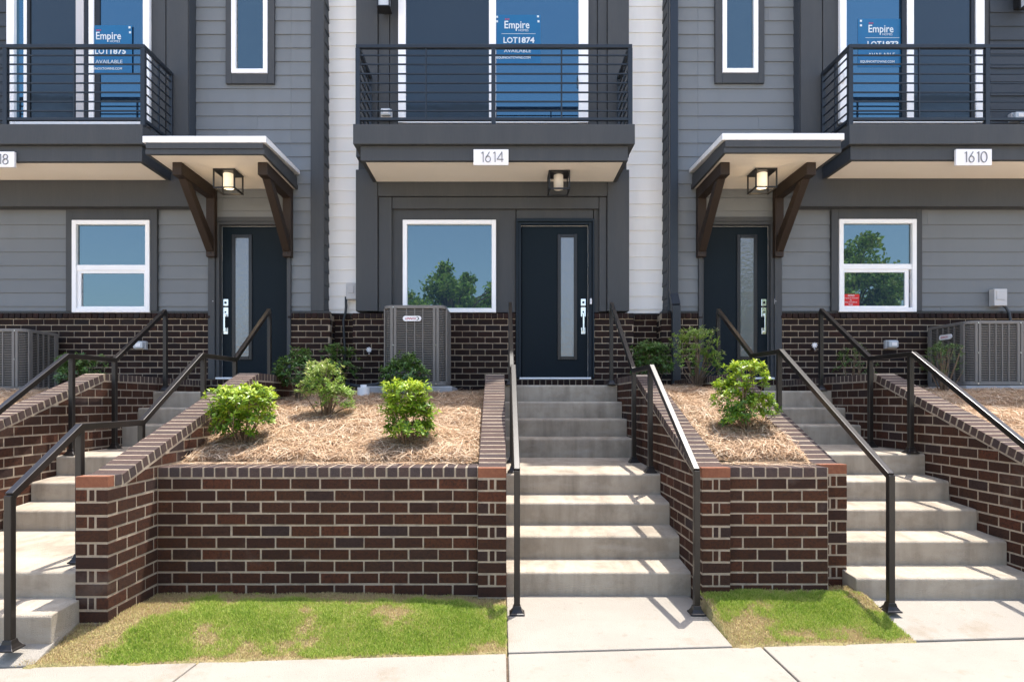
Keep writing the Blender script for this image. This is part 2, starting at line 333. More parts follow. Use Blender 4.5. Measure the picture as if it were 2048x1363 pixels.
def stair_wall(label, X0, X1, D0, Dk1, Dk2, Dend, zl, zh, zmin, zbase):
    t = empty('stair_wall', ((X0 + X1) / 2, D0, zbase), label, 'brick wall', 'brick walls flanking the stairs')
    n = .0025; w = X1 - X0; xc = (X0 + X1) / 2
    MB().prism([(D0+n, zbase), (D0+n, zl-n), (Dk1, zl-n), (Dk2, zh-n), (Dend, zh-n), (Dend, zbase)], 'x', X0+n, X1-n).build('mortar_core', M['mortar'], t)
    ang = math.atan2(zh - zl, Dk2 - Dk1); ct = .066
    # coping: flat red brick, sloping rowlocks, flat rowlocks
    m0 = M['brick_red']
    o = brick(t, (xc, D0 + .033, zl - .035), w, .066, .068, m0, name='coping_brick'); o['label'] = 'orange red end brick of the coping'
    d = D0 + .076
    while d < Dk1 - .03:
        brick(t, (xc, d + .033, zl - .035), w, .066, .068, M['brick_cap'], name='coping_brick'); d += .0765
    L = math.hypot(Dk2 - Dk1, zh - zl); s = .018
    while s < L - .03:
        y = Dk1 + math.cos(ang) * s + math.sin(ang) * ct / 2; z = zl + math.sin(ang) * s - math.cos(ang) * ct / 2
        brick(t, (xc, y, z), w, .0625, ct, M['brick_cap'], rx=ang, name='coping_brick'); s += .0772
    d = Dk2 + .045
    while d < Dend - .02:
        brick(t, (xc, d, zh - .035), w, .0625, .068, M['brick_cap'], name='coping_brick'); d += .0772
    # courses
    k0 = -int((zh - TOPZ) / PITCH) - 1; sl = math.tan(ang); off = .076 / math.cos(ang) + .004
    for k in range(k0, 13):
        zt = TOPZ - k * PITCH; zb_ = zt - BH
        if zb_ > zh - .09: continue
        d = D0; first = True
        if zt > zl - .07:
            d = D0 + (.1016 if k % 2 else 0)
        while d < Dend:
            ln = .193
            if first and zt <= zl - .07:
                if k % 2:           # a header across the end
                    if zt > zmin(D0): brick(t, (xc, D0 + .046, zt - BH/2), w, .092, BH, M['brick'])
                    d += .1016; first = False; continue
                if zt > zmin(D0):
                    a, c = w * .40, w * .17
                    for xx, ww in ((X0 + a/2 - .004, a - .008), (xc, c), (X1 - a/2 + .004, a - .008)):
                        brick(t, (xx, D0 + .0965, zt - BH/2), ww, .193, BH, M['brick'])
                d += .2032; first = False; continue
            d1 = min(d + ln, Dend)
            if zt > min(zmin(d), zmin(d1)) - .01:
                p = [(d, zb_), (d1, zb_), (d1, zt), (d, zt)]
                q = clip(p, 0, 1, zh - off)
                if q: q = clip(q, -sl, 1, zl - off - sl * Dk1) if zt > zl - .09 else q
                if len(q) >= 3:
                    ar = abs(sum(q[i][0]*q[(i+1) % len(q)][1] - q[(i+1) % len(q)][0]*q[i][1] for i in range(len(q)))) / 2
                    if ar > .0004:
                        if len(q) == 4 and ar > .99 * (d1 - d) * BH and d1 - d > .19:
                            brick(t, (xc, (d+d1)/2, (zt+zb_)/2), d1 - d, w, BH, M['brick'], rz=math.pi/2)
                        else:
                            e = random.uniform(-.001, .001)
                            MB().prism(q, 'x', X0 + e, X1 + e).build('brick', M['brick'], t)
            d += .2032; first = False
    return t
def bed1(D): return float(np.interp(D, [4.5, 4.75, 6.0, 7.3, 8.5], [-.475, -.40, -.09, .055, .11]))
def bed2(D): return float(np.interp(D, [4.5, 4.65, 6.1, 7.3, 8.5], [-.47, -.40, .07, .13, .14]))
def bed3(D): return float(np.interp(D, [3.5, 4.3, 6.2, 7.3, 8.5], [-.50, -.42, .02, .10, .12]))
low = lambda st, base, bed, front: (lambda D: -1.36 if D < front else min(stair_z(st, base, D), bed(D)))
stair_wall('brown brick wall with sloping coping cut by the left edge, left of the left stairs', -4.124, -3.93, 3.85, 4.02, 6.22, 8.36, -.446, .28, low(ST_L, -1.335, bed3, 0), -1.6)
stair_wall('brown brick wall with an orange capped end pier standing furthest forward, right of the left stairs', -2.558, -2.363, 3.77, 3.93, 6.12, 8.36, -.446, .28, low(ST_L, -1.335, bed1, 4.4), -1.6)
stair_wall('brown brick wall seen end on with sloping coping, left of the middle stairs', -.158, .036, 4.27, 4.40, 6.44, 8.36, -.448, .28, low(ST_C, -1.391, bed1, 4.4), -1.6)
stair_wall('brown brick wall with sloping coping beside the right handrail of the middle stairs', 1.368, 1.562, 4.27, 4.42, 6.42, 8.36, -.448, .28, low(ST_C, -1.391, bed2, 4.4), -1.6)
stair_wall('brown brick wall with an orange capped pier set slightly back, left of the right stairs', 2.27, 2.463, 4.466, 4.60, 6.36, 8.36, -.443, .28, low(ST_R, -1.33, bed2, 4.6), -1.6)
stair_wall('brown brick wall with long sloping coping running out at the right edge', 3.69, 3.884, 4.05, 4.22, 6.20, 8.36, -.446, .28, low(ST_R, -1.33, bed3, 0), -1.6)
def planter_wall(label, X0, X1, D, rows, offs):
    t = empty('planter_wall', ((X0 + X1) / 2, D, -1.36), label, 'brick wall', 'low brick walls in front of the mulch beds')
    MB().box(X0, X1, D + .003, D + .285, -1.7, -.453).build('mortar_core', M['mortar'], t)
    n = int((X1 - X0) / .0774); p = (X1 - X0) / n
    for i in range(n): brick(t, (X0 + (i + .5) * p, D + .147, -.484), p - .0115, .294, .066, M['brick_cap'], name='coping_brick')
    for k in range(rows):
        zt = TOPZ - k * PITCH; x = X0 + .004 - offs[k % 2]
        while x < X1 - .01:
            a, b = max(x, X0 + .004), min(x + .193, X1 - .004)
            if b - a > .025: brick(t, ((a + b) / 2, D + .05, zt - BH/2), b - a, .10, BH, M['brick'])
            x += .2032
    return t
planter_wall('long low brown brick wall holding the mulch bed left of the middle stairs', -2.363, -.158, 4.313, 11, (.10, .0))
planter_wall('short low brown brick wall between the middle and right stairs', 1.562, 2.25, 4.313, 10, (.0, .10))

# the same low wall carries on in front of the side beds, beyond the frame
for x0, x1 in ((-6.6, -4.126), (3.886, 6.4)):
    t = planter_wall('', x0, x1, 4.313, 10, (.10, .0)); t.name = 'retaining_wall'; t['kind'] = 'structure'
    for k in ('label', 'category', 'group'): del t[k]
# ------------------------------------------------------------------ townhouses
HD = 8.43
left_house = empty('townhouse', (-5.2, 9, -1.4), 'grey sided townhouse at the left with black door under a bracketed canopy', 'townhouse', 'row of townhouses')
mid_house = empty('townhouse', (-.1, 9, -1.4), 'white and dark grey townhouse in the middle, black door numbered 1614', 'townhouse', 'row of townhouses')
right_house = empty('townhouse', (5.1, 9, -1.4), 'grey sided townhouse at the right, red sticker in its ground floor window', 'townhouse', 'row of townhouses')
TOP = 10.6
def wallbox(h, x0, x1, y0, z0=-1.7, z1=TOP): box('wall', M['trim'], h, x0, x1, y0, 16, z0, z1, 0)
wallbox(left_house, -8.3, -2.40, 8.56)
wallbox(mid_house, -2.396, 2.246, 8.78)
box('wall', M['trim'], mid_house, -1.93, 1.70, 8.57, 8.775, -1.6, TOP, 0)
wallbox(right_house, 2.25, 8.5, 8.56)
EXP = .1822
def siding(h, m, x0, x1, D, zlo, zhi, phase=2.372):
    k = math.floor((zlo - phase) / EXP)
    while phase + k * EXP < zhi:
        zb = phase + k * EXP; a = max(zb, zlo); b = min(zb + EXP, zhi)
        if b - a > .02:
            q = .014 * (b - zb) / EXP
            p = [(D - .022 + .014 * (a - zb) / EXP, a), (D - .022 + q, b + (.008 if b < zhi else 0)), (D + .004, b + (.008 if b < zhi else 0)), (D + .004, a)]
            cut = [x0, x1]
            if x1 - x0 > 1.1 and random.random() < .45: cut = [x0, x0 + (x1 - x0) * random.uniform(.25, .75), x1]
            for u, w_ in zip(cut[:-1], cut[1:]):
                e = random.uniform(-.0015, .0015)
                MB().prism([(y + e, z) for y, z in p], 'x', u + (.0015 if u != x0 else 0), w_).build('siding_board', m, h)
        k += 1
def face_bricks(h, x0, x1, D, zt0, rows, ph=0., mat_='brick_house', sill=True, skip=None):
    # a run of facade brick under a rowlock sill; zt0 is the top of the first course
    zbot = zt0 - rows * PITCH
    box('mortar_bed', M['mortar'], h, x0 + .004, x1 - .004, D + .006, D + .12, zbot, zt0 + (.078 if sill else .006), 0)
    if sill:
        n = max(1, round((x1 - x0) / .0795)); p = (x1 - x0) / n
        for i in range(n):
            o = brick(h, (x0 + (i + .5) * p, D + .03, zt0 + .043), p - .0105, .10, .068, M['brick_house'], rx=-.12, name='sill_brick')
    for k in range(rows):
        zt = zt0 - k * PITCH; x = x0 - (ph if k % 2 else ph + .1016)
        while x < x1 - .01:
            a, b = max(x, x0), min(x + .193, x1)
            if b - a > .025 and not (skip and skip((a + b) / 2, zt)): brick(h, ((a + b) / 2, D + .05, zt - BH / 2), b - a, .10, BH, M[mat_])
            x += .2032
ZB1 = 1.10
# --- lower walls: left house
siding(left_house, M['siding_grey'], -8.2, wx(420, HD), HD, 1.215, 2.60)
siding(left_house, M['siding_grey'], wx(583, HD), -2.55, HD, 1.215, 5.75)
siding(left_house, M['siding_grey'], -4.09, wx(583, HD) - .002, HD, 2.47, 5.75)
siding(right_house, M['siding_grey'], wx(1560, HD), 8.3, HD, 1.215, 2.60)
siding(right_house, M['siding_grey'], 2.25, wx(1395, HD), HD, 1.215, 5.75)
siding(right_house, M['siding_grey'], wx(1395, HD) + .002, 3.93, HD, 2.47, 5.75)
siding(mid_house, M['siding_white'], -2.386, -1.90, 8.70, 1.225, 5.9, 5.467)
siding(mid_house, M['siding_white'], 1.66, 2.240, 8.70, 1.225, 5.9, 5.467)
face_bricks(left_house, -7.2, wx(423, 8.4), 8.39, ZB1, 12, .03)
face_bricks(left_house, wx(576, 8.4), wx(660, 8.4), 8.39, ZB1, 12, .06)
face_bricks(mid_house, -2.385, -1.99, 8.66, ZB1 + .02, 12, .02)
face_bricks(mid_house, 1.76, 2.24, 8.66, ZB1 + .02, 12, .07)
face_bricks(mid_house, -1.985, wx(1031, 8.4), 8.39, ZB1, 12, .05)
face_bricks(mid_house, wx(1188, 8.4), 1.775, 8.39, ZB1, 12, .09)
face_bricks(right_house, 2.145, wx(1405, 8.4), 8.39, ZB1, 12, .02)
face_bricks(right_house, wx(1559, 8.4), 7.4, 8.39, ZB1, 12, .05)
# side return bricks of the two grey houses
for h, xs in ((left_house, wx(660, 8.4)), (right_house, 2.145)):
    for k in range(12):
        brick(h, (xs + (-.046 if h is left_house else .046), 8.595, ZB1 - k * PITCH - BH / 2), .19 if k % 2 else .10, .092, BH, M['brick_house'], rz=math.pi / 2)
    a = xs - .09 if h is left_house else xs + .004
    box('mortar_bed', M['mortar'], h, a + .002, a + .082, 8.515, 8.74, -.2, ZB1 + .07, 0)
# flashing strip above the brick
for h, a, b, d in ((left_house, -7.2, wx(420, HD), 8.385), (left_house, wx(583, HD), -2.30, 8.385), (right_house, wx(1560, HD), 7.4, 8.385), (right_house, 2.15, wx(1395, HD), 8.385), (mid_house, -2.38, -1.95, 8.655), (mid_house, 1.75, 2.23, 8.655)):
    box('flashing', M['black'], h, a, b, d, d + .12, 1.183, 1.212, 0)
# corner boards and side returns
box('corner_board', M['trim'], left_house, wx(622, 8.4), wx(648, 8.4), 8.385, 8.44, 1.215, 5.8)
for k in range(26):
    zb = 1.215 + k * EXP
    MB().prism([(-2.405, zb), (-2.376 - .0, zb), (-2.388, zb + EXP + .006), (-2.405, zb + EXP + .006)], 'y', 8.445, 8.70).build('siding_board', M['siding_dark'], left_house)
    MB().prism([(2.275, zb), (2.228, zb), (2.24, zb + EXP + .006), (2.275, zb + EXP + .006)], 'y', 8.445, 8.70).build('siding_board', M['siding_dark'], right_house)
box('corner_board', M['siding_dark'], right_house, 2.232, 2.262, 8.385, 8.442, 1.215, 5.8)
# downspout of the right house
ds = MB(); D = 8.335; xa = wx(1347, D); sp = [(xa, D, 5.8), (xa, D, wz(588, D)), (wx(1349, D), D - .07, wz(612, D)), (wx(1349, D), D - .07, wz(700, D)), (wx(1349, D), D - .07, .1)]
for p, q in zip(sp[:-1], sp[1:]): ds.bar(p, q, .108, .075, (0, 1, 0))
ds.build('downspout', M['balcony'], right_house, .008, 2)
# dark wall area above/around the doors
def door(h, x0, x1, ytop, ybot, gx0, gx1, hx, recess, side, fmat, cheap=False):
    D = HD + recess; z0, z1 = .325, wz(ytop, HD)
    d = box('door', M['door'], h, x0, x1, D, D + .045, z0, z1, .004)
    gm = .045
    zt, zb = wz(474, HD), wz(712, HD)
    fr = MB()
    fr.box(gx0 - gm, gx0, D - .018, D + .01, zb - gm, zt + gm).box(gx1, gx1 + gm, D - .018, D + .01, zb - gm, zt + gm)
    fr.box(gx0 - .001, gx1 + .001, D - .017, D + .01, zt, zt + gm).box(gx0 - .001, gx1 + .001, D - .017, D + .01, zb - gm, zb)
    fr.build('glass_moulding', M['black'], d, .004)
    box('pane', M['frost'], d, gx0, gx1, D - .006, D + .008, zb, zt, 0)
    # lever handle set: deadbolt plate, grip plate, grip
    hd = MB(); zz = wz(604, HD)
    hd.box(hx - .034, hx + .034, D - .012, D, zz - .045, zz + .05)
    z2 = wz(623, HD); hd.box(hx - .034, hx + .034, D - .012, D, z2 - .065, z2 + .065)
    z3 = wz(660, HD); hd.box(hx - .03, hx + .03, D - .012, D, z3 - .05, z3 + .04)
    hd.box(hx - .011, hx + .011, D - .060, D - .042, z3 - .02, z2 - .02).box(hx - .010, hx + .010, D - .043, D - .01, z2 - .045, z2 - .022).box(hx - .010, hx + .010, D - .043, D - .01, z3 - .02, z3 + .005)
    hd.build('handle', M['steel'], d, .004)
    lk = MB().tube([(hx, D - .016, zz), (hx, D - .010, zz)], .017, 12); lk.tube([(hx, D - .016, z2), (hx, D - .010, z2)], .012, 12)
    lk.build('keyhole', M['black'], d)
    # jamb, weather strip and threshold
    jb = MB(); j = .05
    jb.box(x0 - j, x0 - .006, HD - .03, D + .05, z0, z1 + .05).box(x1 + .006, x1 + j, HD - .03, D + .05, z0, z1 + .05).box(x0 - .006, x1 + .006, HD - .03, D + .05, z1 + .006, z1 + .05)
    jb.build('door_frame', fmat, h, .003)
    ws = MB(); ws.box(x0 - .006, x1 + .006, D + .01, D + .03, z1, z1 + .006)
    ws.box(*((x0 - .006, x0) if side < 0 else (x1, x1 + .006)), D + .01, D + .03, z0, z1)
    ws.build('weather_strip', M['drip'], h)
    box('threshold', M['drip'], h, x0 - .03, x1 + .03, HD - .09, D + .02, .30, .325, .003)
    bx = hx + side * 0
    return d
def doorbell(h, px):
    D = 8.372; x = wx(px, D); z = wz(602, D)
    b = box('doorbell', M['plate'], h, x - .013, x + .013, D, D + .022, z - .04, z + .04, .006)
    MB().tube([(x, D - .004, z), (x, D + .002, z)], .007, 10).build('button', M['box'], b)
door(mid_house, wx(1043, HD), wx(1176, HD), 451, 754, wx(1122, HD), wx(1148, HD), wx(1167, HD), .03, 1, M['frame_teal'])
door(left_house, wx(441, HD) , wx(574, HD), 451, 754, wx(468, HD), wx(495, HD), wx(448.5, HD), .05, -1, M['trim'])
door(right_house, wx(1407, HD), wx(1539, HD), 451, 754, wx(1483, HD), wx(1510, HD), wx(1530.5, HD), .05, 1, M['trim'])
doorbell(mid_house, 1182); doorbell(left_house, 426); doorbell(right_house, 1551.5)
# rowlocks under each threshold
for h, a, b in ((left_house, 424, 575), (mid_house, 1032, 1187), (right_house, 1406, 1558)):
    x0, x1 = wx(a, 8.36), wx(b, 8.36); n = round((x1 - x0) / .0772); p = (x1 - x0) / n
    box('mortar_bed', M['mortar'], h, x0, x1, 8.352, 8.50, .10, .296, 0)
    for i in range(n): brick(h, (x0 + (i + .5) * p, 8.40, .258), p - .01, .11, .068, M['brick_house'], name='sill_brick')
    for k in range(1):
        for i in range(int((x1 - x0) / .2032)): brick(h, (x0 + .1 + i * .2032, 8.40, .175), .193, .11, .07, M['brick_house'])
# door side trims of the grey houses
for h, a, b in ((left_house, 420, 433), (left_house, 577, 584), (right_house, 1395, 1402), (right_house, 1546, 1560)):
    box('trim_board', M['trim'], h, wx(a, HD), wx(b, HD), 8.37, 8.43, .30, 2.468)
box('trim_board', M['trim'], left_house, wx(434, HD), wx(576, HD), 8.385, 8.425, 2.41, 2.468)
box('trim_board', M['trim'], right_house, wx(1403, HD), wx(1545, HD), 8.385, 8.425, 2.41, 2.468)
# windows
def frame_ring(mb, x0, x1, z0, z1, w, y0, y1):
    mb.box(x0, x0 + w, y0, y1, z0, z1).box(x1 - w, x1, y0, y1, z0, z1).box(x0 + w, x1 - w, y0, y1, z0, z0 + w).box(x0 + w, x1 - w, y0, y1, z1 - w, z1)
def window(h, fx0, fx1, ft, fb, panes, gm, D, trim=None, rail=None, sash=None):
    f = MB(); X0, X1, Z0, Z1 = wx(fx0, D), wx(fx1, D), wz(fb, D), wz(ft, D)
    w = .058
    frame_ring(f, X0, X1, Z0, Z1, w, D - .03, D + .045)
    if rail: f.box(X0 + w, X1 - w, D - .018, D + .04, wz(rail[1], D), wz(rail[0], D))
    wo = f.build('window', M['vinyl'], h, .004)
    if sash:
        s = MB(); frame_ring(s, wx(sash[0], D), wx(sash[1], D), wz(sash[3], D), wz(sash[2], D), .05, D - .006, D + .038); s.build('sash', M['vinyl'], wo, .003)
    for a, b, c, d in panes:
        box('pane', gm, wo, wx(a, D) - .01, wx(b, D) + .01, D + .012, D + .022, wz(d, D) - .01, wz(c, D) + .01, 0)
    if trim:
        a, b, c, d = [wx(trim[0], D), wx(trim[1], D), wz(trim[2], D), wz(trim[3], D)]
        for q in ((a, X0 - .002, d, c), (X1 + .002, b, d, c), (X0 - .001, X1 + .001, Z1 + .002, c - .001)) + (((X0 - .001, X1 + .001, d + .001, Z0 - .002),) if trim[3] < 400 else ()):
            box('trim_board', M['trim'], h, q[0], q[1], D - .015, D + .045, q[2], q[3])
    return wo
DW = 8.385
window(left_house, 146, 301, 441, 625, [(157, 290, 451, 529), (167, 291, 544, 615)], M['window'], DW, (133, 315, 417, 622), (530, 541), (155, 296, 539, 620))
window(right_house, 1676.6, 1831, 439, 624, [(1687, 1820, 449, 527), (1686, 1809, 543, 614)], M['window'], DW, (1662, 1843, 415, 622), (528, 539), (1681, 1817, 537, 619))
window(mid_house, 806, 992, 440.5, 625, [(816, 982, 450, 616)], M['window'], DW)
window(left_house, 464, 536, -60, 148, [(476, 525, -52, 137)], M['window_dim'], DW, (452, 549, -70, 168))
window(right_house, 1444, 1515, -60, 147, [(1455, 1505, -52, 136)], M['window_dim'], DW, (1430, 1528, -70, 167))
# middle house: lower panel and pilasters
box('panel', M['trim'], mid_house, -1.465, wx(1031, HD), 8.425, 8.56, 1.20, 2.60, 0)
box('panel', M['trim'], mid_house, wx(1033, HD), wx(1186, HD), 8.426, 8.56, wz(446, HD), 2.60, 0)
box('panel', M['trim'], mid_house, wx(1188, HD), 1.32, 8.425, 8.56, 1.20, 2.60, 0)
DT = 8.36
for a, b, zb_, zt_, y in ((712, 755.5, 1.205, 3.085, 8.345), (1214.5, 1258, 1.205, 3.085, 8.345), (756.5, 783, 1.205, 2.73, 8.375), (1199, 1213.5, 1.205, 2.73, 8.375)):
    box('trim_board', M['trim'], mid_house, wx(a, DT), wx(b, DT), y, y + .16, zb_, zt_, .004)
box('trim_board', M['trim'], mid_house, wx(784, DT), wx(1198, DT), 8.377, 8.50, 2.575, 2.73, .004)
box('trim_board', M['trim'], mid_house, wx(756.2, DT), wx(1213.8, DT), 8.352, 8.50, 2.735, 2.935, .004)
box('wall', M['trim'], mid_house, -1.93, 1.70, 8.50, 8.568, 2.61, 6.2, 0)
# pieces beside the door
box('trim_board', M['frame_teal'], mid_house, wx(1032, HD), wx(1035.5, HD), 8.37, 8.42, .32, wz(440, HD))
box('trim_board', M['frame_teal'], mid_house, wx(1184, HD), wx(1187.5, HD), 8.37, 8.42, .32, wz(440, HD))
box('trim_board', M['frame_teal'], mid_house, wx(1032, HD), wx(1187.5, HD), 8.368, 8.42, wz(445, HD), wz(439, HD))

# --- upper sliding doors
def slider(h, D, frame, stiles, glass, screen, ytop, ybot, screenframe=(), grey=()):
    Z0, Z1 = wz(ybot, D), wz(ytop, D); X = lambda p: wx(p, D)
    f = MB(); a, b, c, d = frame
    f.box(X(a), X(b), D - .03, D + .06, Z0, Z1).box(X(c), X(d), D - .03, D + .06, Z0, Z1).box(X(b) + .001, X(c) - .001, D - .02, D + .06, Z0, Z0 + .045).box(X(b) + .001, X(c) - .001, D - .02, D + .06, Z1 - .06, Z1)
    wo = f.build('sliding_door', M['vinyl'], h, .003)
    for s in stiles: box('stile', M['vinyl'], wo, X(s[0]), X(s[1]), D - .012, D + .05, Z0 + .046, Z1 - .061, .003)
    for s in grey: box('stile', M['vinyl_grey'], wo, X(s[0]), X(s[1]), D - .008, D + .05, Z0 + .046, Z1 - .061, .003)
    for s in screenframe: box('screen_frame', M['black'], wo, X(s[0]), X(s[1]), D - .014, D + .04, Z0 + .046, Z1 - .061, .002)
    for s in glass: box('pane', M['window_up'], wo, X(s[0]), X(s[1]), D + .02, D + .03, Z0 + .04, Z1 - .05, 0)
    for s in screen: box('screen', M['screen'], wo, X(s[0]), X(s[1]), D + .004, D + .012, Z0 + .04, Z1 - .05, 0)
    return wo
DBAY = 8.25
for h, a, b in ((left_house, -8.25, -4.102), (right_house, 3.93, 8.4)):
    sgn = -1 if h is left_house else 1
    box('bay_wall', M['trim'], h, a, b, DBAY, 8.62, 2.568, TOP - .3, .003)
    xs = [wx(p, 8.23) for p in ((303, 331), (333.5, 376))[0]] if sgn < 0 else None
for a, b in ((302, 331.5), (333.5, 376.5)):
    box('trim_board', M['trim'], left_house, wx(a, 8.235), wx(b, 8.235), 8.225, 8.249, 3.2, 5.9)
for a, b in ((1601, 1643.5), (1645.5, 1676.5)):
    box('trim_board', M['trim'], right_house, wx(a, 8.235), wx(b, 8.235), 8.225, 8.249, 3.2, 5.9)
box('bay_side', M['siding_dark'], left_house, -4.1015, -4.094, 8.255, 8.43, 2.57, 5.9, 0)
box('bay_side', M['siding_dark'], right_house, 3.922, 3.9295, 8.255, 8.43, 2.57, 5.9, 0)
siding(right_house, M['siding_dark'], wx(1979, 8.245), 8.3, 8.249, 3.2, 5.9)
siding(left_house, M['siding_dark'], -8.2, wx(14, 8.245), 8.249, 3.2, 5.9)
slider(left_house, 8.205, (16, 31, 288, 301), [(48, 55), (178, 188)], [(31, 48), (188, 288)], [(61, 152)], -90, 251, [(55, 61), (170, 177)], [(152, 168)])
for o in [o for o in bpy.data.objects if o.name == 'sliding_door']: box('screen_frame', M['black'], o, wx(189, 8.215), wx(200, 8.215), 8.2125, 8.24, 3.4, wz(-80, 8.2), 0)
slider(right_house, 8.205, (1678, 1691, 1949, 1966), [(1813, 1827)], [(1691, 1803)], [(1827, 1943)], -90, 247, [(1803, 1812), (1941, 1948)])
slider(mid_house, 8.35, (797, 812, 1157, 1176), [(978, 992)], [(992, 1157)], [(812, 978)], -90, 247)
for a, b, y in ((712, 755, 8.335), (757, 778.5, 8.36), (780, 796, 8.37), (1177, 1194, 8.37), (1195.5, 1214, 8.36), (1215.5, 1258, 8.335)):
    box('trim_board', M['trim'], mid_house, wx(a, y), wx(b, y), y, y + .2, 3.25, 6.0)
# door pulls
for h, px, py, D in ((mid_house, 1157, 157, 8.31), (right_house, 1686, 155, 8.165)):
    x, z = wx(px, D), wz(py, D)
    MB().tube([(x, D + .02, z + .075), (x, D - .02, z + .06), (x, D - .03, z), (x, D - .02, z - .06), (x, D + .02, z - .075)], .009, 8).build('door_pull', M['drip'], h, smooth=True)

# --- balconies
BF = 7.57
def balcony(h, X0, X1, fx0, fx1, soff, posts, pickets, back, ends, lower):
    # platform
    p = MB().box(fx0, fx1, 7.53, back, 3.09, 3.33)
    b = p.build('balcony', M['trim'], h, .004)
    box('balcony_beam', M['trim'], b, lower[0], lower[1], 7.585, 7.64, soff - .004, 3.088)
    for e, s in ((lower[0], 1), (lower[1], -1)):
        if (s > 0 and ends[0]) or (s < 0 and ends[1]): box('balcony_beam', M['trim'], b, min(e, e + s * .05), max(e, e + s * .05), 7.642, back, soff - .004, 3.087)
    MB().box(lower[0] + .04, lower[1] - .04, 7.63, back - .01, soff, soff + .03).build('soffit', M['soffit'], b)
    zt, zb = wz(94, BF), wz(239, BF)
    r = MB(); w = .045
    r.box(X0 - w/2, X1 + w/2, BF - .025, BF + .025, zt - .022, zt + .022); r.box(X0 + w/2, X1 - w/2, BF - .018, BF + .018, zb - .018, zb + .018)
    for e, on in ((X0, ends[0]), (X1, ends[1])):
        if on:
            r.box(e - w/2, e + w/2, BF + .026, back - .02, zt - .022, zt + .022); r.box(e - .018, e + .018, BF + .026, back - .02, zb - .018, zb + .018)
    rl = r.build('rail', M['balcony'], b, .003)
    for yy in (111, 129, 148, 166.5, 185, 203.5, 222):
        z = wz(yy, BF)
        m = MB().box(X0, X1, BF - .007, BF + .007, z - .008, z + .008); 
        for e, on in ((X0, ends[0]), (X1, ends[1])):
            if on: m.box(e - .007, e + .007, BF + .008, back - .03, z - .008, z + .008)
        m.build('bar', M['balcony'], b)
    for px in posts: box('post', M['balcony'], b, px - .026, px + .026, BF - .026, BF + .026, 3.32, zt - .023, .003)
    for px in pickets: box('picket', M['balcony'], b, px - .009, px + .009, BF - .012, BF + .012, zb, zt - .02, 0)
    for e, on in ((X0, ends[0]), (X1, ends[1])):
        if on:
            box('post', M['balcony'], b, e - .02, e + .02, back - .06, back - .022, 3.3, zt - .024, .003)
            box('picket', M['balcony'], b, e - .009, e + .009, (BF + back) / 2 - .01, (BF + back) / 2 + .01, zb, zt - .02, 0)
    return b
balcony(mid_house, wx(716, BF), wx(1260, BF), -1.776, 1.608, 2.915, [wx(716, BF), wx(987, BF), wx(1260, BF)], [wx(852, BF), wx(1123, BF)], 8.33, (1, 1), (wx(721, 7.585), wx(1256, 7.585)))
balcony(left_house, -7.7, wx(287, BF), -8.1, wx(285, 7.53), 2.905, [wx(287, BF), wx(12, BF), -7.66], [wx(149, BF), wx(-126, BF)], 8.24, (0, 1), (-8.1, wx(284, 7.585)))
balcony(right_house, wx(1700, BF), 7.9, wx(1699, 7.53), 8.2, 2.925, [wx(1700, BF), wx(1973, BF), 7.5], [wx(1838, BF), wx(2110, BF)], 8.24, (1, 0), (wx(1701, 7.585), 8.2))

# --- bracketed door canopies
def canopy(h, X0, X1, Df, soff, ztf, ztb, brx):
    B = HD - .01
    c = MB().prism([(Df + .03, soff + .05), (Df + .03, ztf - .075), (B, ztb - .075), (B, soff + .05)], 'x', X0 + .03, X1 - .03).build('canopy', M['trim'], h)
    f = MB()
    for z0, z1, o in ((soff - .002, soff + .058, .0), (soff + .06, ztf - .078, -.012)):
        f.box(X0 + .012 - o, X1 - .012 + o, Df + .012 + o, Df + .05, z0, z1).box(X0 + .012 - o, X0 + .045, Df + .052, B, z0, z1 + (.0 if o == 0 else .03)).box(X1 - .045, X1 - .012 + o, Df + .052, B, z0, z1 + (.0 if o == 0 else .03))
    f.build('fascia', M['trim'], c, .003)
    MB().prism([(Df - .005, ztf - .075), (Df - .005, ztf), (B, ztb), (B, ztb - .05)], 'x', X0 - .012, X1 + .012).build('drip_edge', M['drip'], c, .004)
    MB().box(X0 + .046, X1 - .046, Df + .051, B - .01, soff + .005, soff + .03).build('soffit', M['soffit'], c)
    for bx in brx:
        w = .057; k = MB(); pb = 8.40
        k.box(bx - w, bx + w, 7.46, pb - .09, soff - .15, soff + .003)
        k.box(bx - w, bx + w, pb - .089, pb, 1.92, soff + .003)
        k.add([], [])
        y0, z0 = 7.60, soff - .151; y1, z1 = pb - .09, 2.02
        k.prism([(y0 - .02, z0), (y0 + .12, z0), (y1, z1 + .14), (y1, z1 - .03), (y1 - .02, z1 - .03)], 'x', bx - w * .85, bx + w * .85)
        br = k.build('bracket', M['wood'], c, .006)
        MB().tube([(bx, pb - .095, 2.05), (bx, pb - .087, 2.05)], .012, 8).tube([(bx, pb - .095, 1.97), (bx, pb - .088, 1.97)], .008, 8).build('bolt', M['black'], br)
    return c
canopy(left_house, -4.105, -2.71, 7.207, 2.845, 3.049, 3.097, (wx(421.5, 8.33), wx(574.5, 8.33)))
canopy(right_house, 2.536, 3.905, 7.16, 2.845, 3.06, 3.12, (wx(1403.5, 8.33), wx(1558, 8.33)))

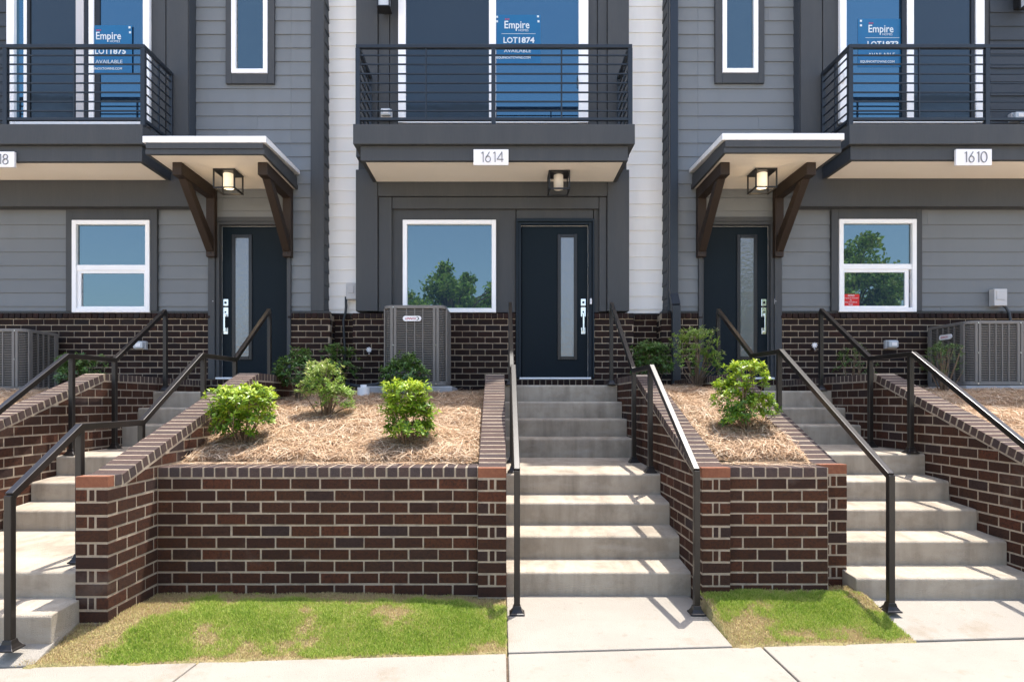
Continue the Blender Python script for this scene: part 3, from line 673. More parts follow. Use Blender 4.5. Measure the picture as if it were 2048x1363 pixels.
# ------------------------------------------------------------------ lights
def porch_light(label, px, soff, yc, lit):
    x = wx(px, yc)
    t = empty('porch_light', (x, yc, soff), label, 'ceiling light', 'square cage porch lights')
    s = .135
    MB().box(x - s, x + s, yc - s, yc + s, soff - .022, soff - .002).build('base_plate', M['black'], t, .003)
    c = MB(); h = .21; zb = soff - .022 - h; q = s * .93; r = .008
    for a in (-1, 1):
        for b in (-1, 1): c.box(x + a*q - r, x + a*q + r, yc + b*q - r, yc + b*q + r, zb, soff - .023)
    for a in (-1, 1):
        c.box(x - q - r, x + q + r, yc + a*q - r, yc + a*q + r, zb - r, zb + r); c.box(x + a*q - r, x + a*q + r, yc - q + r, yc + q - r, zb - r, zb + r)
    c.build('cage', M['black'], t)
    g = MB(); n = 20; ro, ri = .062, .056; z0, z1 = soff - .20, soff - .024
    vs = []; 
    for z, rr in ((z1, ro), (z0, ro), (z0, ri), (z1, ri)): vs += [(x + rr*math.cos(2*math.pi*k/n), yc + rr*math.sin(2*math.pi*k/n), z) for k in range(n)]
    g.add(vs, [(i*n + k, i*n + (k+1) % n, (i+1)*n + (k+1) % n, (i+1)*n + k) for i in range(3) for k in range(n)])
    g.build('shade', M['lit'] if lit else M['lampglass'], t, smooth=True)
    MB().tube([(x, yc, soff - .06), (x, yc, soff - .10), (x, yc, soff - .15), (x, yc, soff - .165)], .028, 10, .022).build('bulb', M['bulb'] if lit else M['plate'], t, smooth=True)
    if lit:
        l = bpy.data.lights.new('glow', 'POINT'); l.energy = .55; l.color = (1, .72, .4); l.shadow_soft_size = .05
        o = bpy.data.objects.new('glow', l); o.location = (x, yc, soff - .27); link(o, t)
porch_light('lit square cage porch light under the left bracketed canopy', 457, 2.85, 7.80, True)
porch_light('unlit square cage porch light under the middle balcony near sign 1614', 1117, 2.913, 8.02, False)
porch_light('lit square cage porch light under the right bracketed canopy', 1524, 2.85, 7.78, True)
def wall_light(label, px, D, ybot):
    x = wx(px, D); zb = wz(ybot, D)
    t = empty('wall_light', (x, D, zb), label, 'wall light', 'black lantern wall lights')
    MB().box(x - .055, x + .055, D + .02, D + .14, zb + .06, zb + .34).build('back_plate', M['black'], t, .003)
    c = MB(); q = .075
    for a in (-1, 1):
        for b in (-1, 1): c.box(x + a*q - .008, x + a*q + .008, D - .07 + b*q - .008, D - .07 + b*q + .008, zb, zb + .36)
    c.box(x - q - .01, x + q + .01, D - .155, D + .015, zb - .012, zb).box(x - q - .012, x + q + .012, D - .157, D + .017, zb + .361, zb + .40)
    c.build('cage', M['black'], t)
    MB().box(x - q + .009, x + q - .009, D - .136, D - .004, zb + .002, zb + .358).build('glass', M['outlet'], t)
wall_light('black lantern beside the middle balcony door, cut by the top edge', 771, 8.22, 25)
wall_light('black lantern on dark siding at the upper right corner', 2052, 8.1, 18)

# ------------------------------------------------------------------ text
def text_mesh(body, x0, x1, zc, h, D, spacing=1.0, bold=0.0):
    cu = bpy.data.curves.new('lettering', 'FONT'); cu.body = body; cu.space_character = spacing; cu.offset = bold; cu.resolution_u = 2
    to = bpy.data.objects.new('lettering', cu); COL.objects.link(to)
    dg = bpy.context.evaluated_depsgraph_get(); me = bpy.data.meshes.new_from_object(to.evaluated_get(dg))
    vs = np.array([v.co[:] for v in me.vertices]); fs = [tuple(p.vertices) for p in me.polygons]
    bpy.data.objects.remove(to); bpy.data.curves.remove(cu); bpy.data.meshes.remove(me)
    mn, mx = vs[:, :2].min(0), vs[:, :2].max(0); s = (x1 - x0) / (mx[0] - mn[0])
    hh = h / (mx[1] - mn[1]) if h else s
    out = [(x0 + (v[0] - mn[0]) * s, D, zc + (v[1] - (mn[1] + mx[1]) / 2) * hh) for v in vs]
    return out, fs
def lettering(parent, items, D, m, name='lettering'):
    mb = MB()
    for body, x0, x1, y0, y1, bold in items:
        v, f = text_mesh(body, wx(x0, D), wx(x1, D), wz((y0 + y1) / 2, D), wz(y0, D) - wz(y1, D), D, 1.0, bold); mb.add(v, f)
    return mb.build(name, m, parent)
def poster(label, x0, x1, y0, y1, D, lot, dx, dy, sc=1.0):
    t = tag(box('sale_poster', M['poster'], None, wx(x0, D), wx(x1, D), D, D + .003, wz(y1, D), wz(y0, D), 0), label, 'poster', 'blue window posters')
    q = D - .003; a = lambda v: dx + v; b = lambda v: dy + v
    lettering(t, [('Empire', a(1009), a(1059), b(42), b(62), .012), ('HOMES', a(1037), a(1057), b(58.5), b(63), .0), ('LOT', a(1007), a(1035), b(74.5), b(86.5), .02), (lot, a(1037.5), a(1069), b(74.5), b(86.5), .03), ('AVAILABLE', a(1008), a(1062), b(98), b(105), .0), ('EQUINOXTOWNS.COM', a(993), a(1061), b(113), b(118.5), .02)], q, M['text_white'])
    k = MB()
    for px, py in ((994, 34), (994, 43), (1076, 33), (1077, 43)): k.box(wx(a(px) - 2, q), wx(a(px) + 2, q), q, q + .002, wz(b(py) + 2, q), wz(b(py) - 2, q))
    k.box(wx(a(1003), q), wx(a(1071), q), q, q + .002, wz(b(68), q), wz(b(67.3), q))
    k.build('print_marks', M['text_white'], t)
    r = MB()
    for px in (1011, 1014.3, 1017.6): r.tube([(wx(a(px), q), q, wz(b(38.5), q)), (wx(a(px), q), q + .002, wz(b(38.5), q))], .008, 8)
    r.build('crown_mark', M['text_red'], t)
poster('blue for sale poster reading LOT1874 inside the middle balcony door', 993, 1081, 30, 127, 8.366, '1874', 0, 0)
poster('blue for sale poster reading LOT1875 inside the left balcony door', 188.5, 264, 51, 146, 8.206, '1875', -817, 22)
poster('blue for sale poster reading LOT1873 inside the right balcony door', 1716, 1802, 38, 134, 8.220, '1873', 728, 8)
st = tag(box('notice_sticker', M['red'], None, wx(1686.5, DW), wx(1719, DW), DW + .004, DW + .010, wz(611.5, DW), wz(588, DW), 0), 'red NOTICE sticker at the lower left of the right window', 'sticker')
lettering(st, [('NOTICE', 1696, 1709, 589, 592.6, .02), ('Property Is Protected', 1688, 1716.5, 594.5, 597.6, .01), ('By', 1700, 1704, 598.8, 601.6, .01), ('Video Surveillance', 1689, 1714, 602.6, 605, .01), ('Buggy', 1697.5, 1706, 607, 610, .01)], DW + .002, M['text_white'])
# house number signs with thin line numerals
def arc(cx, cz, rx, rz, a0, a1, n=18): return [(cx + rx*math.cos(R(a0 + (a1 - a0)*i/n)), cz + rz*math.sin(R(a0 + (a1 - a0)*i/n))) for i in range(n + 1)]
DIG = {'1': [[(.12, .86), (.3, 1.0), (.3, 0)]], '6': [[(.46, 1.0)] + arc(.3, .29, .26, .29, 150, 510, 26)], '4': [[(.52, .0), (.52, 1.0), (.0, .26), (.68, .26)]],
       '0': [arc(.32, .5, .31, .5, 0, 360, 28)], '8': [arc(.3, .25, .28, .25, 0, 360, 24), arc(.3, .74, .23, .24, 0, 360, 24)]}
ADV = {'1': .52, '6': .76, '4': .84, '0': .74, '8': .74}
def number_sign(label, x0, x1, y0, y1, text, D):
    X0, X1, Z0, Z1 = wx(x0, D), wx(x1, D), wz(y1, D), wz(y0, D)
    t = tag(MB().box(X0, X1, D, D + .035, Z0, Z1).build('house_number_sign', M['plate'], None, .003), label, 'number sign', 'white house number signs')
    h = (Z1 - Z0) * .64; w = sum(ADV[c] for c in text) * h * .92; x = (X0 + X1) / 2 - w / 2 + .02; zb = Z0 + (Z1 - Z0) * .18
    for c in text:
        m = MB()
        for ln in DIG[c]:
            P = [(x + p[0]*h*.92, D - .004, zb + p[1]*h) for p in ln]
            for p, q in zip(P[:-1], P[1:]):
                m.bar(p, q, .009, .008, (0, 1, 0))
        m.build('numeral', M['text_grey'], t); x += ADV[c] * h * .92
number_sign('white house number sign reading 1614 on the middle balcony beam', 947, 1017, 298.5, 330, '1614', 7.545)
number_sign('white house number sign reading 1610 on the right balcony beam', 1912, 1984, 298, 330.5, '1610', 7.545)
number_sign('white house number sign cut by the left edge with only its 8 showing', -43, 28.5, 303, 334, '1618', 7.545)

# ------------------------------------------------------------------ air conditioners
def rrect(w, d, r, n=5):
    pts = []
    for cx, cy, a in ((w/2 - r, d/2 - r, 0), (-w/2 + r, d/2 - r, 90), (-w/2 + r, -d/2 + r, 180), (w/2 - r, -d/2 + r, 270)):
        pts += [(cx + r*math.cos(R(a + 90*i/n)), cy + r*math.sin(R(a + 90*i/n))) for i in range(n + 1)]
    return pts
def ac_unit(label, x0, x1, y0, y1, z0, z1, badge, ribs=4):
    xc, yc, w, d = (x0 + x1) / 2, (y0 + y1) / 2, x1 - x0, y1 - y0
    t = empty('ac_unit', (xc, yc, z0), label, 'air conditioner', 'outdoor air conditioner units'); r = .10
    sh = lambda pts: [(xc + p[0], yc + p[1]) for p in pts]
    MB().prism(sh(rrect(w - .05, d - .05, r - .02)), 'z', z0 + .03, z1 - .03).build('coil_core', M['acdark'], t)
    MB().prism(sh(rrect(w, d, r)), 'z', z1 - .045, z1 - .004).build('top_cover', M['ac'], t, .006, 2)
    MB().prism(sh(rrect(w, d, r)), 'z', z0, z0 + .045).build('base_pan', M['ac'], t, .004)
    n = int((z1 - z0 - .10) / .0205); lv = MB()
    for i in range(n):
        z = z0 + .052 + i * (z1 - z0 - .10) / n
        A = sh(rrect(w - .012, d - .012, r - .004)); B = sh(rrect(w - .05, d - .05, r - .02)); m = len(A)
        vs = [(*p, z) for p in A] + [(*p, z + .0085) for p in A] + [(*p, z + .004) for p in B] + [(*p, z - .002) for p in B]
        fs = [(a*m + k, a*m + (k+1) % m, b*m + (k+1) % m, b*m + k) for a, b in ((0, 1), (1, 2), (3, 0)) for k in range(m)]
        lv.add(vs, fs)
    stuff(lv.build('louvers', M['ac'], t))
    pw = .032
    for sx in (-1, 1):
        for e in (r + .0, r + .042):
            xx = xc + sx * (w/2 - e); box('corner_post', M['ac'], t, xx - pw/2, xx + pw/2, y0 - .004, y0 + .02, z0 + .04, z1 - .04)
        for sy in (-1, 1):
            yy = yc + sy * (d/2 - r); xx = xc + sx * (w/2)
            box('corner_post', M['ac'], t, xx - (.012 if sx > 0 else .004), xx + (.004 if sx > 0 else .012), yy - pw, yy + pw, z0 + .04, z1 - .04)
    rb = MB(); a = x0 + r + .08; b = x1 - r - .08
    for i in range(1, ribs): 
        xx = a + (b - a) * i / ribs; rb.box(xx - .006, xx + .006, y0 - .001, y0 + .02, z0 + .045, z1 - .045)
    for sx in (x0, x1):
        for i in range(1, ribs):
            yy = y0 + r + .04 + (d - 2*r - .08) * i / ribs; rb.box(sx - .001 if sx == x0 else sx - .02, sx + .02 if sx == x0 else sx + .001, yy - .006, yy + .006, z0 + .045, z1 - .045)
    rb.build('grille_rib', M['ac'], t)
    sc = MB()
    for sx in (-1, 1):
        for zz in (z0 + .02, z1 - .03, (z0 + z1) / 2):
            xx = xc + sx * (w/2 - r - .02); sc.tube([(xx, y0 - .008, zz), (xx, y0 + .002, zz)], .006, 6)
    sc.build('screw', M['steel'], t)
    # maker's badge
    if badge == 'front':
        bx, bz, bw, bh = x0 + w * .462, z1 - .165, .22, .062
        pl = [(bx + p[0], bz + p[1]) for p in rrect(bw, bh, .03)]
        bd = MB().prism(pl, 'y', y0 - .016, y0 - .002).build('badge', M['plate'], t)
        v, f = text_mesh('LENNOX', bx - .078, bx + .05, bz, .026, y0 - .0175, 1, .02)
        v = [(p[0] + (p[2] - bz) * .25, p[1], p[2]) for p in v]
        MB().add(v, f).build('lettering', M['text_red'], bd)
        k = MB(); P = [(bx + .062 + .022*math.cos(R(a)), bz + .02*math.sin(R(a))) for a in range(-110, 111, 20)] ; Q = [(bx + .056 + .018*math.cos(R(a)), bz + .013*math.sin(R(a))) for a in range(100, -101, -20)]
        k.prism(P + Q, 'y', y0 - .0185, y0 - .0162); k.build('swoosh', M['conduit'], bd)
    else:
        by, bz = yc - .02, z1 - .165
        pl = [(by + p[0], bz + p[1]) for p in rrect(.22, .062, .03)]
        bd = MB().prism(pl, 'x', x0 - .016, x0 - .002).build('badge', M['plate'], t)
        v, f = text_mesh('LENNOX', -.078, .05, bz, .026, 0, 1, .02)
        MB().add([(x0 - .0175, by - p[0], p[2]) for p in v], f).build('lettering', M['text_red'], bd)
    return t
def pad(label, x0, x1, y0, y1, z0, z1):
    t = tag(MB().box(x0, x1, y0, y1, z0, z1).build('equipment_pad', M['pad'], None, .012, 2), label, 'equipment pad', 'grey pads under the air conditioners')
    MB().box(x1 - .28, x1 - .22, y0 - .002, y0 + .01, (z0+z1)/2 - .012, (z0+z1)/2 + .012).build('sticker', M['plate'], t)
ac_unit('tall taupe air conditioner with front badge below the middle window', -1.405, -.655, 7.48, 8.22, .195, 1.155, 'front')
ac_unit('low taupe air conditioner cut by the left edge, beside brown brick', -6.55, -5.83, 7.68, 8.33, .14, .90, 'side')
ac_unit('low taupe air conditioner at the right with a pink badge on its left side', 5.62, 6.37, 7.55, 8.33, .20, .98, 'side', 5)
pad('grey pad in the straw under the tall air conditioner', -1.60, -.575, 7.36, 8.28, .02, .183)
pad('grey pad under the air conditioner at the left edge', -6.7, -5.7, 7.55, 8.33, -.05, .128)
pad('grey pad under the air conditioner at the right edge', 5.50, 6.65, 7.42, 8.34, .02, .188)
# ------------------------------------------------------------------ small utilities
def util_box(label, x0, x1, y0, y1, D, cpts):
    t = tag(box('electrical_box', M['box'], None, wx(x0, D), wx(x1, D), D, D + .10, wz(y1, D), wz(y0, D), .006), label, 'electrical box', 'grey disconnect boxes')
    MB().box(wx(x0 + 4, D), wx(x1 - 5, D), D - .008, D + .004, wz(y1 - 12, D), wz(y0 + 4, D)).build('cover', M['box'], t, .004)
    MB().tube([(wx(a, D), D + dd, wz(b, D)) for a, b, dd in cpts], .017, 8).build('conduit', M['conduit'], t, smooth=True)
util_box('grey electrical box on the white siding left of the dark pilaster', 692, 713, 566, 598, 8.57, [(690, 592, .05), (690, 612, .06), (689, 625, .05), (686, 640, .02), (687, 665, .02), (689, 700, .02), (688, 740, .02)])
util_box('grey electrical box on the grey siding above the right air conditioner', 1989, 2015, 577, 611, 8.30, [(2013, 609, .05), (2019, 615, .05), (2021, 626, .02), (2021, 650, -.01), (2021, 690, -.01)])
def outlet(label, px, py, D, s=1.0):
    x, z = wx(px, D), wz(py, D); w = .075 * s
    t = tag(MB().box(x - w, x + w, D + .01, D + .08, z - w*.75, z + w*.75).build('outlet_box', M['box'], None, .008, 2), label, 'outlet', 'weatherproof outlet covers')
    MB().box(x - w*.85, x + w*.85, D - .045, D + .012, z - w*.6, z + w*.6).build('cover', M['outlet'], t, .012, 2)
    MB().box(x - w*.4, x + w*.5, D - .05, D - .04, z - w*.3, z + w*.3).build('face_plate', M['plate'], t, .003)
outlet('clear outlet cover on dark brick behind the left handrail', 279, 690, 8.33)
outlet('clear outlet cover on dark brick left of the right air conditioner', 1784, 688, 8.33)
outlet('clear outlet cover low on the wall behind the middle balcony railing', 772, 226, 8.27)
outlet('clear outlet cover on dark siding behind the right balcony railing', 2036, 233, 8.16)
def hose_bib(label, px, py):
    D = 8.33; x, z = wx(px, D), wz(py, D)
    t = empty('hose_tap', (x, D, z), label, 'tap', 'hose taps on the brick')
    MB().tube([(x, D + .07, z - .012), (x, D - .01, z - .012), (x, D - .05, z - .045)], .016, 8).build('spout', M['steel'], t)
    h = MB()
    for k in range(8): h.tube([(x, D - .03, z + .03), (x + .036*math.cos(k*math.pi/4), D - .03, z + .03 + .036*math.sin(k*math.pi/4))], .008, 6)
    h.tube([(x, D - .036, z + .03), (x, D - .01, z + .03)], .02, 10)
    h.build('handle', M['plate'], t)
hose_bib('small hose tap with white handle on the brick left of the tall air conditioner', 739, 704)
hose_bib('small hose tap with white handle on the brick beside the right door', 1627, 695)
D = 7.05; x, z = wx(727, D), bed1(D) - .02
t = empty('cleanout_pipe', (x, D, z), 'white capped cleanout pipe in the straw beside the tall air conditioner', 'pipe')
MB().tube([(x, D, z - .05), (x, D, z + .06)], .06, 18).build('pipe', M['pvc'], t, smooth=False)
MB().tube([(x, D, z + .05), (x, D, z + .155)], .068, 18).tube([(x, D, z + .155), (x, D, z + .185)], .034, 4).build('cap', M['pvc'], t)
t = tag(MB().tube([(-2.02, 8.3, .28), (-1.95, 7.9, .22), (-1.75, 7.75, .19), (-1.55, 7.75, .21), (-1.40, 7.85, .27), (-1.36, 7.9, .30)], .024, 8).tube([(-2.02, 8.32, .24), (-1.93, 7.95, .19), (-1.74, 7.82, .17), (-1.54, 7.84, .18), (-1.38, 7.9, .22)], .018, 8).build('refrigerant_line', M['conduit'], None, smooth=True), 'black insulated pipes sagging between wall and the tall air conditioner', 'pipe')
t = tag(box('meter_cabinet', M['box'], None, 6.43, 6.62, 7.75, 8.1, .35, .62, .01), 'grey cabinet cut by the right edge behind the right air conditioner', 'cabinet')
MB().box(6.45, 6.60, 7.735, 7.752, .37, .60).build('cover', M['box'], t, .004)

# ------------------------------------------------------------------ handrails
def handrail(label, X, pts, posts, w=.042):
    # pts: rail line (D, z); posts: (D, z foot, z top)
    t = empty('handrail', (X, posts[0][0], posts[0][1]), label, 'handrail', 'bronze metal stair handrails')
    r = MB(); P = [Vector((X, d, z)) for d, z in pts]; n = len(P)
    dirs = [(P[i+1] - P[i]).normalized() for i in range(n-1)]
    rings = []
    for i, p in enumerate(P):           # mitred square tube
        if i == 0 or i == n-1: d = dirs[0 if i == 0 else -1]
        else: d = (dirs[i-1] + dirs[i]).normalized()
        up = Vector((0, -d.z, d.y)); sc = 1 if i in (0, n-1) else 1 / max(.5, d.dot(dirs[i-1]))
        rings.append([p + Vector((a*w/2, 0, 0)) + up * (b*w/2*sc) for a, b in ((-1,-1),(1,-1),(1,1),(-1,1))])
    vs = [v for g_ in rings for v in g_]; fs = [(0,1,2,3), tuple(4*(n-1)+k for k in (3,2,1,0))]
    for i in range(n-1): fs += [(4*i+k, 4*i+(k+1) % 4, 4*i+4+(k+1) % 4, 4*i+4+k) for k in range(4)]
    r.add(vs, fs); r.build('rail', M['bronze'], t, .004, 2)
    for d, zf, zt in posts:
        h = w/2 - .001
        po = MB().box(X - h, X + h, d - h, d + h, zf + .005, zt).build('post', M['bronze'], t, .004, 2)
        f = MB(); a, b = .050, .0235; q = [(a, 0), (a, .008), (.041, .014), (.029, .034), (b, .056)]
        vs = []; 
        for rr, zz in q: vs += [(X + sx*rr, d + sy*rr, zf + zz) for sx, sy in ((-1,-1),(1,-1),(1,1),(-1,1))]
        fs = [(3,2,1,0)] + [(4*i+k, 4*i+(k+1) % 4, 4*i+4+(k+1) % 4, 4*i+4+k) for i in range(len(q)-1) for k in range(4)] + [tuple(4*(len(q)-1)+k for k in range(4))]
        f.add(vs, fs); f.build('flange', M['bronze'], po, .002)
zc = -.44
handrail('dark bronze handrail seen end on along the left side of the middle stairs', .106, [(4.16, -.46), (5.40, .30), (6.12, .305), (7.37, 1.15)], [(4.16, -1.403, -.455), (5.45, -.612, .29), (6.12, -.59, .29), (7.37, .197, 1.14)])
handrail('dark bronze handrail along the right side of the middle stairs, foot by the grass', 1.296, [(4.16, -.46), (5.40, .30), (6.12, .305), (7.37, 1.15)], [(4.16, -1.403, -.455), (5.45, -.612, .29), (6.12, -.59, .29), (7.37, .197, 1.14)])
handrail('dark bronze handrail whose foot stands at the lower left corner', -2.684, [(3.43, -.515), (4.0, -.16), (4.685, -.155), (5.62, .415), (6.33, .425), (7.27, 1.06)], [(3.43, -1.352, -.51), (4.0, -1.02, -.17), (4.685, -1.02, -.165), (5.66, -.472, .41), (6.33, -.46, .41), (7.27, .12, 1.05)])
handrail('dark bronze handrail along the brick wall at the far left of the left stairs', -3.83, [(4.1, -.50), (5.54, .405), (6.22, .415), (7.16, 1.035)], [(4.1, -1.02, -.48), (5.60, -.474, .40), (6.22, -.464, .40), (7.16, .12, 1.02)])
handrail('dark bronze handrail along the left side of the right stairs, foot on its path', 2.526, [(4.07, -.48), (5.66, .455), (6.30, .46), (7.30, 1.065)], [(4.07, -1.354, -.475), (5.70, -.446, .45), (6.30, -.436, .45), (7.30, .123, 1.05)])
handrail('dark bronze handrail along the far right brick wall of the right stairs', 3.59, [(4.0, -.48), (5.46, .415), (6.10, .42), (7.04, 1.03)], [(5.50, -.45, .41), (6.10, -.438, .41), (7.04, .123, 1.02)])

# ------------------------------------------------------------------ mulch beds, lawns
def fbm(x, y, s, seed=0):
    r = np.random.default_rng(seed); v = 0
    for k in range(7):
        a = r.uniform(0, 6.28); f = s * (1.0 + .55 * k); v = v + np.sin((x*math.cos(a) + y*math.sin(a)) * f + r.uniform(0, 6.28)) / (1 + .35*k)
    return v / 3
def bed(label, x0, x1, d0, d1, prof, n, seed, stray=None):
    nx, ny = int((x1 - x0) / .06) + 2, int((d1 - d0) / .06) + 2
    X, Y = np.meshgrid(np.linspace(x0, x1, nx), np.linspace(d0, d1, ny)); 
    def zf(X, Y): return np.interp(Y, *prof) + .022 * fbm(X, Y, 6, seed) + .014 * fbm(X, Y, 19, seed + 1)
    V = np.stack([X, Y, zf(X, Y)], -1).reshape(-1, 3)
    i = (np.arange(ny-1)[:, None] * nx + np.arange(nx-1)[None]).ravel(); Fq = np.stack([i, i+1, i+nx+1, i+nx], -1)
    t = tag(stuff(npmesh('pine_straw_mulch', V, Fq, M['mulchbase'], None, None, True)), label, 'mulch', 'pine straw beds')
    px, py = RNG.uniform(x0 + .03, x1 - .03, n), RNG.uniform(d0 + .03, d1 - .03, n)
    a = RNG.uniform(0, 2*math.pi, n); L = RNG.uniform(.08, .24, n); w = RNG.uniform(.0010, .0024, n)
    lift = .05 * RNG.uniform(0, 1, n) ** 1.6; tilt = RNG.normal(0, .18, n); cv = RNG.normal(0, .35, n)
    V = np.zeros((n, 8, 3)); 
    for k, tt in enumerate((0, .33, .67, 1)):
        aa = a + cv * (tt - .5); cx = px + np.cos(aa) * L * (tt - .5); cy = py + np.sin(aa) * L * (tt - .5)
        cx = np.clip(cx, x0 + .004, x1 - .004); cy = np.clip(cy, d0 + .004, d1)
        cz = zf(cx, cy) + lift + tilt * L * (tt - .5) - .05 * np.abs(tt - .5) ** 2 + .004
        ww = w * (1 if 0 < tt < 1 else .5)
        V[:, 2*k] = np.stack([cx - np.sin(aa)*ww, cy + np.cos(aa)*ww, cz], -1); V[:, 2*k+1] = np.stack([cx + np.sin(aa)*ww, cy - np.cos(aa)*ww, cz + .001], -1)
    if stray is not None:
        q = RNG.choice(n, stray, replace=False); sh = np.minimum(RNG.exponential(.06, stray), .2)
        dy = (d0 - sh) - py[q]; V[q, :, 1] += dy[:, None]; V[q, :, 2] = -.4445 + .006 * RNG.uniform(0, 1, (stray, 1)) + np.array([0, .0005] * 4)
    base = np.arange(n)[:, None] * 8
    Fq = np.concatenate([base + np.array([[2*k, 2*k+1, 2*k+3, 2*k+2]]) for k in range(3)], 0)
    tone = np.repeat(np.clip(RNG.normal(.58, .26, n), 0, 1), 8)
    stuff(npmesh('needles', V.reshape(-1, 3), Fq, M['straw'], t, tone)); return t
P1 = ([4.55, 4.75, 6.0, 7.3, 8.5], [-.475, -.40, -.09, .055, .11]); P2 = ([4.55, 4.70, 6.1, 7.3, 8.5], [-.47, -.40, .07, .13, .14]); P3 = ([3.5, 4.3, 6.2, 7.3, 8.5], [-.50, -.42, .02, .10, .12])
bed('golden pine straw bed behind the long low wall, with the tall air conditioner at its back', -2.362, -.159, 4.60, 8.37, P1, 80000, 3, 420)
bed('golden pine straw bed between the middle and right stairs', 1.563, 2.268, 4.60, 8.37, P2, 32000, 5, 160)
bed('pine straw bed beyond the far right sloping wall', 3.886, 7.2, 4.60, 8.37, P3, 50000, 7)
bed('shaded pine straw bed beyond the far left sloping wall', -7.2, -4.126, 4.60, 8.37, P3, 9000, 9)
# terrain blocks that carry the side beds
for nm, a, b, zb in (('bed_soil', -9, -4.127, 0), ('bed_soil', 3.887, 9, 0)):
    s = MB().prism([(edge(a if a < 0 else b) + .1, -1.65), (edge(a if a < 0 else b) + .1, -1.42), (4.45, -1.30), (4.58, -.50), (6.2, -.06), (7.3, .03), (8.5, .06), (8.5, -1.65)], 'x', a, b)
    structure(s.build(nm, M['soil']))
def smooth(t): t = np.clip(t, 0, 1); return t*t*(3 - 2*t)
def lawn(label, inside, x0, x1, d0, d1, zf, n, seed, dryf=lambda x, y: 0):
    nx, ny = int((x1 - x0) / .04) + 2, int((d1 - d0) / .04) + 2
    X, Y = np.meshgrid(np.linspace(x0, x1, nx), np.linspace(d0, d1, ny)); Z = zf(X, Y)
    ok = inside(X, Y, .03); Z = np.where(ok, Z, Z - .12)
    V = np.stack([X, Y, Z - .006], -1).reshape(-1, 3)
    i = (np.arange(ny-1)[:, None] * nx + np.arange(nx-1)[None]).ravel(); Fq = np.stack([i, i+1, i+nx+1, i+nx], -1)
    keep = ok.reshape(-1)[Fq].any(1); Fq = Fq[keep]
    t = tag(stuff(npmesh('lawn_grass', V, Fq, M['lawnbase'], None, None, True)), label, 'lawn', 'grass patches by the sidewalk')
    px, py = RNG.uniform(x0, x1, n), RNG.uniform(d0, d1, n)
    dry = 1.0 * fbm(px, py, 4.2, seed) + .6 * fbm(px, py, 15, seed + 2) + .25 * fbm(px, py, 47, seed + 3) + 1.1 * smooth((py - d1 + .24) / .16) + dryf(px, py) - .01
    dry = dry + RNG.normal(0, .16, n)
    keep = inside(px + RNG.normal(0, .012, n), py + RNG.normal(0, .012, n), -.004) & (RNG.uniform(0, 1, n) > np.clip(dry * .7, .0, .55)); px, py, dry = px[keep], py[keep], dry[keep]; n = len(px)
    h = RNG.uniform(.008, .024, n) * np.where(dry > .4, .75, 1.0); a = RNG.uniform(0, 2*math.pi, n); ln = RNG.uniform(.15, .95, n) * h; w = RNG.uniform(.0009, .0018, n)
    b = a + math.pi/2 + RNG.normal(0, .5, n); z = zf(px, py) - .006
    V = np.zeros((n, 5, 3)); 
    V[:, 0] = np.stack([px - np.cos(b)*w, py - np.sin(b)*w, z], -1); V[:, 1] = np.stack([px + np.cos(b)*w, py + np.sin(b)*w, z], -1)
    mx_, my_ = px + np.cos(a)*ln*.4, py + np.sin(a)*ln*.4
    V[:, 2] = np.stack([mx_ + np.cos(b)*w*.8, my_ + np.sin(b)*w*.8, z + h*.65], -1); V[:, 3] = np.stack([mx_ - np.cos(b)*w*.8, my_ - np.sin(b)*w*.8, z + h*.65], -1)
    V[:, 4] = np.stack([px + np.cos(a)*ln, py + np.sin(a)*ln, z + h], -1)
    base = np.arange(n)[:, None] * 5
    T = np.concatenate([base + np.array([[0, 1, 2]]), base + np.array([[0, 2, 3]]), base + np.array([[3, 2, 4]])], 0)
    tone = np.where(dry > .42, RNG.uniform(.66, 1, n), np.clip(RNG.normal(.43, .15, n) + .22 * np.clip(dry, -.5, .6), 0, .66))
    stuff(npmesh('blades', V.reshape(-1, 3), T, M['grass'], t, np.repeat(tone, 5))); return t
def z1(X, Y): return -1.418 + .105 * smooth((Y - edge(X)) / .5) - .03 * smooth((X + .9) / .9) * smooth((Y - edge(X)) / .5) + .008 * fbm(X, Y, 9, 31)
def in1(X, Y, m): return (Y > edge(X) - m) & (Y < 4.33) & (X < .032 + m*.3) & (X > np.where(Y < 3.78, -2.60 + .0 * Y, -2.375)) & (X > -2.545 - np.clip((3.60 - Y) * .6, 0, .3) - m*.3)
lawn('wide patch of green and straw coloured grass below the long low wall', in1, -2.72, .035, 3.32, 4.34, z1, 260000, 41, lambda x, y: 1.5 * smooth((-2.02 - x + .25 * (y - 3.6)) / .4) + .7 * smooth((x + .28) / .3) * smooth((y - 3.8) / .3) + .5 * smooth((edge(x) + .05 - y) / .05))
def z2(X, Y): return -1.413 + .12 * smooth((Y - edge(X)) / .55) + .008 * fbm(X, Y, 9, 33)
def in2(X, Y, m): return (Y > edge(X) - m) & (Y < 4.40) & (X > 1.355 - m*.3) & (X < 2.452 + m*.3)
lawn('small patch of grass between the middle and right paths', in2, 1.345, 2.46, 3.60, 4.46, z2, 110000, 47, lambda x, y: .8 * smooth((1.43 - x) / .06) + .6 * smooth((x - 2.15) / .2) * smooth((y - 3.9) / .3) + .5 * smooth((edge(x) + .05 - y) / .05))
structure(MB().prism([(-2.62, 3.40), (.034, edge(.034) + .01), (.034, 4.40), (-2.62, 4.40)], 'z', -1.7, -1.47).build('lawn_soil', M['soil']))
structure(MB().prism([(1.356, edge(1.356) + .01), (2.45, edge(2.45) + .01), (2.45, 4.5), (1.356, 4.5)], 'z', -1.7, -1.47).build('lawn_soil', M['soil']))

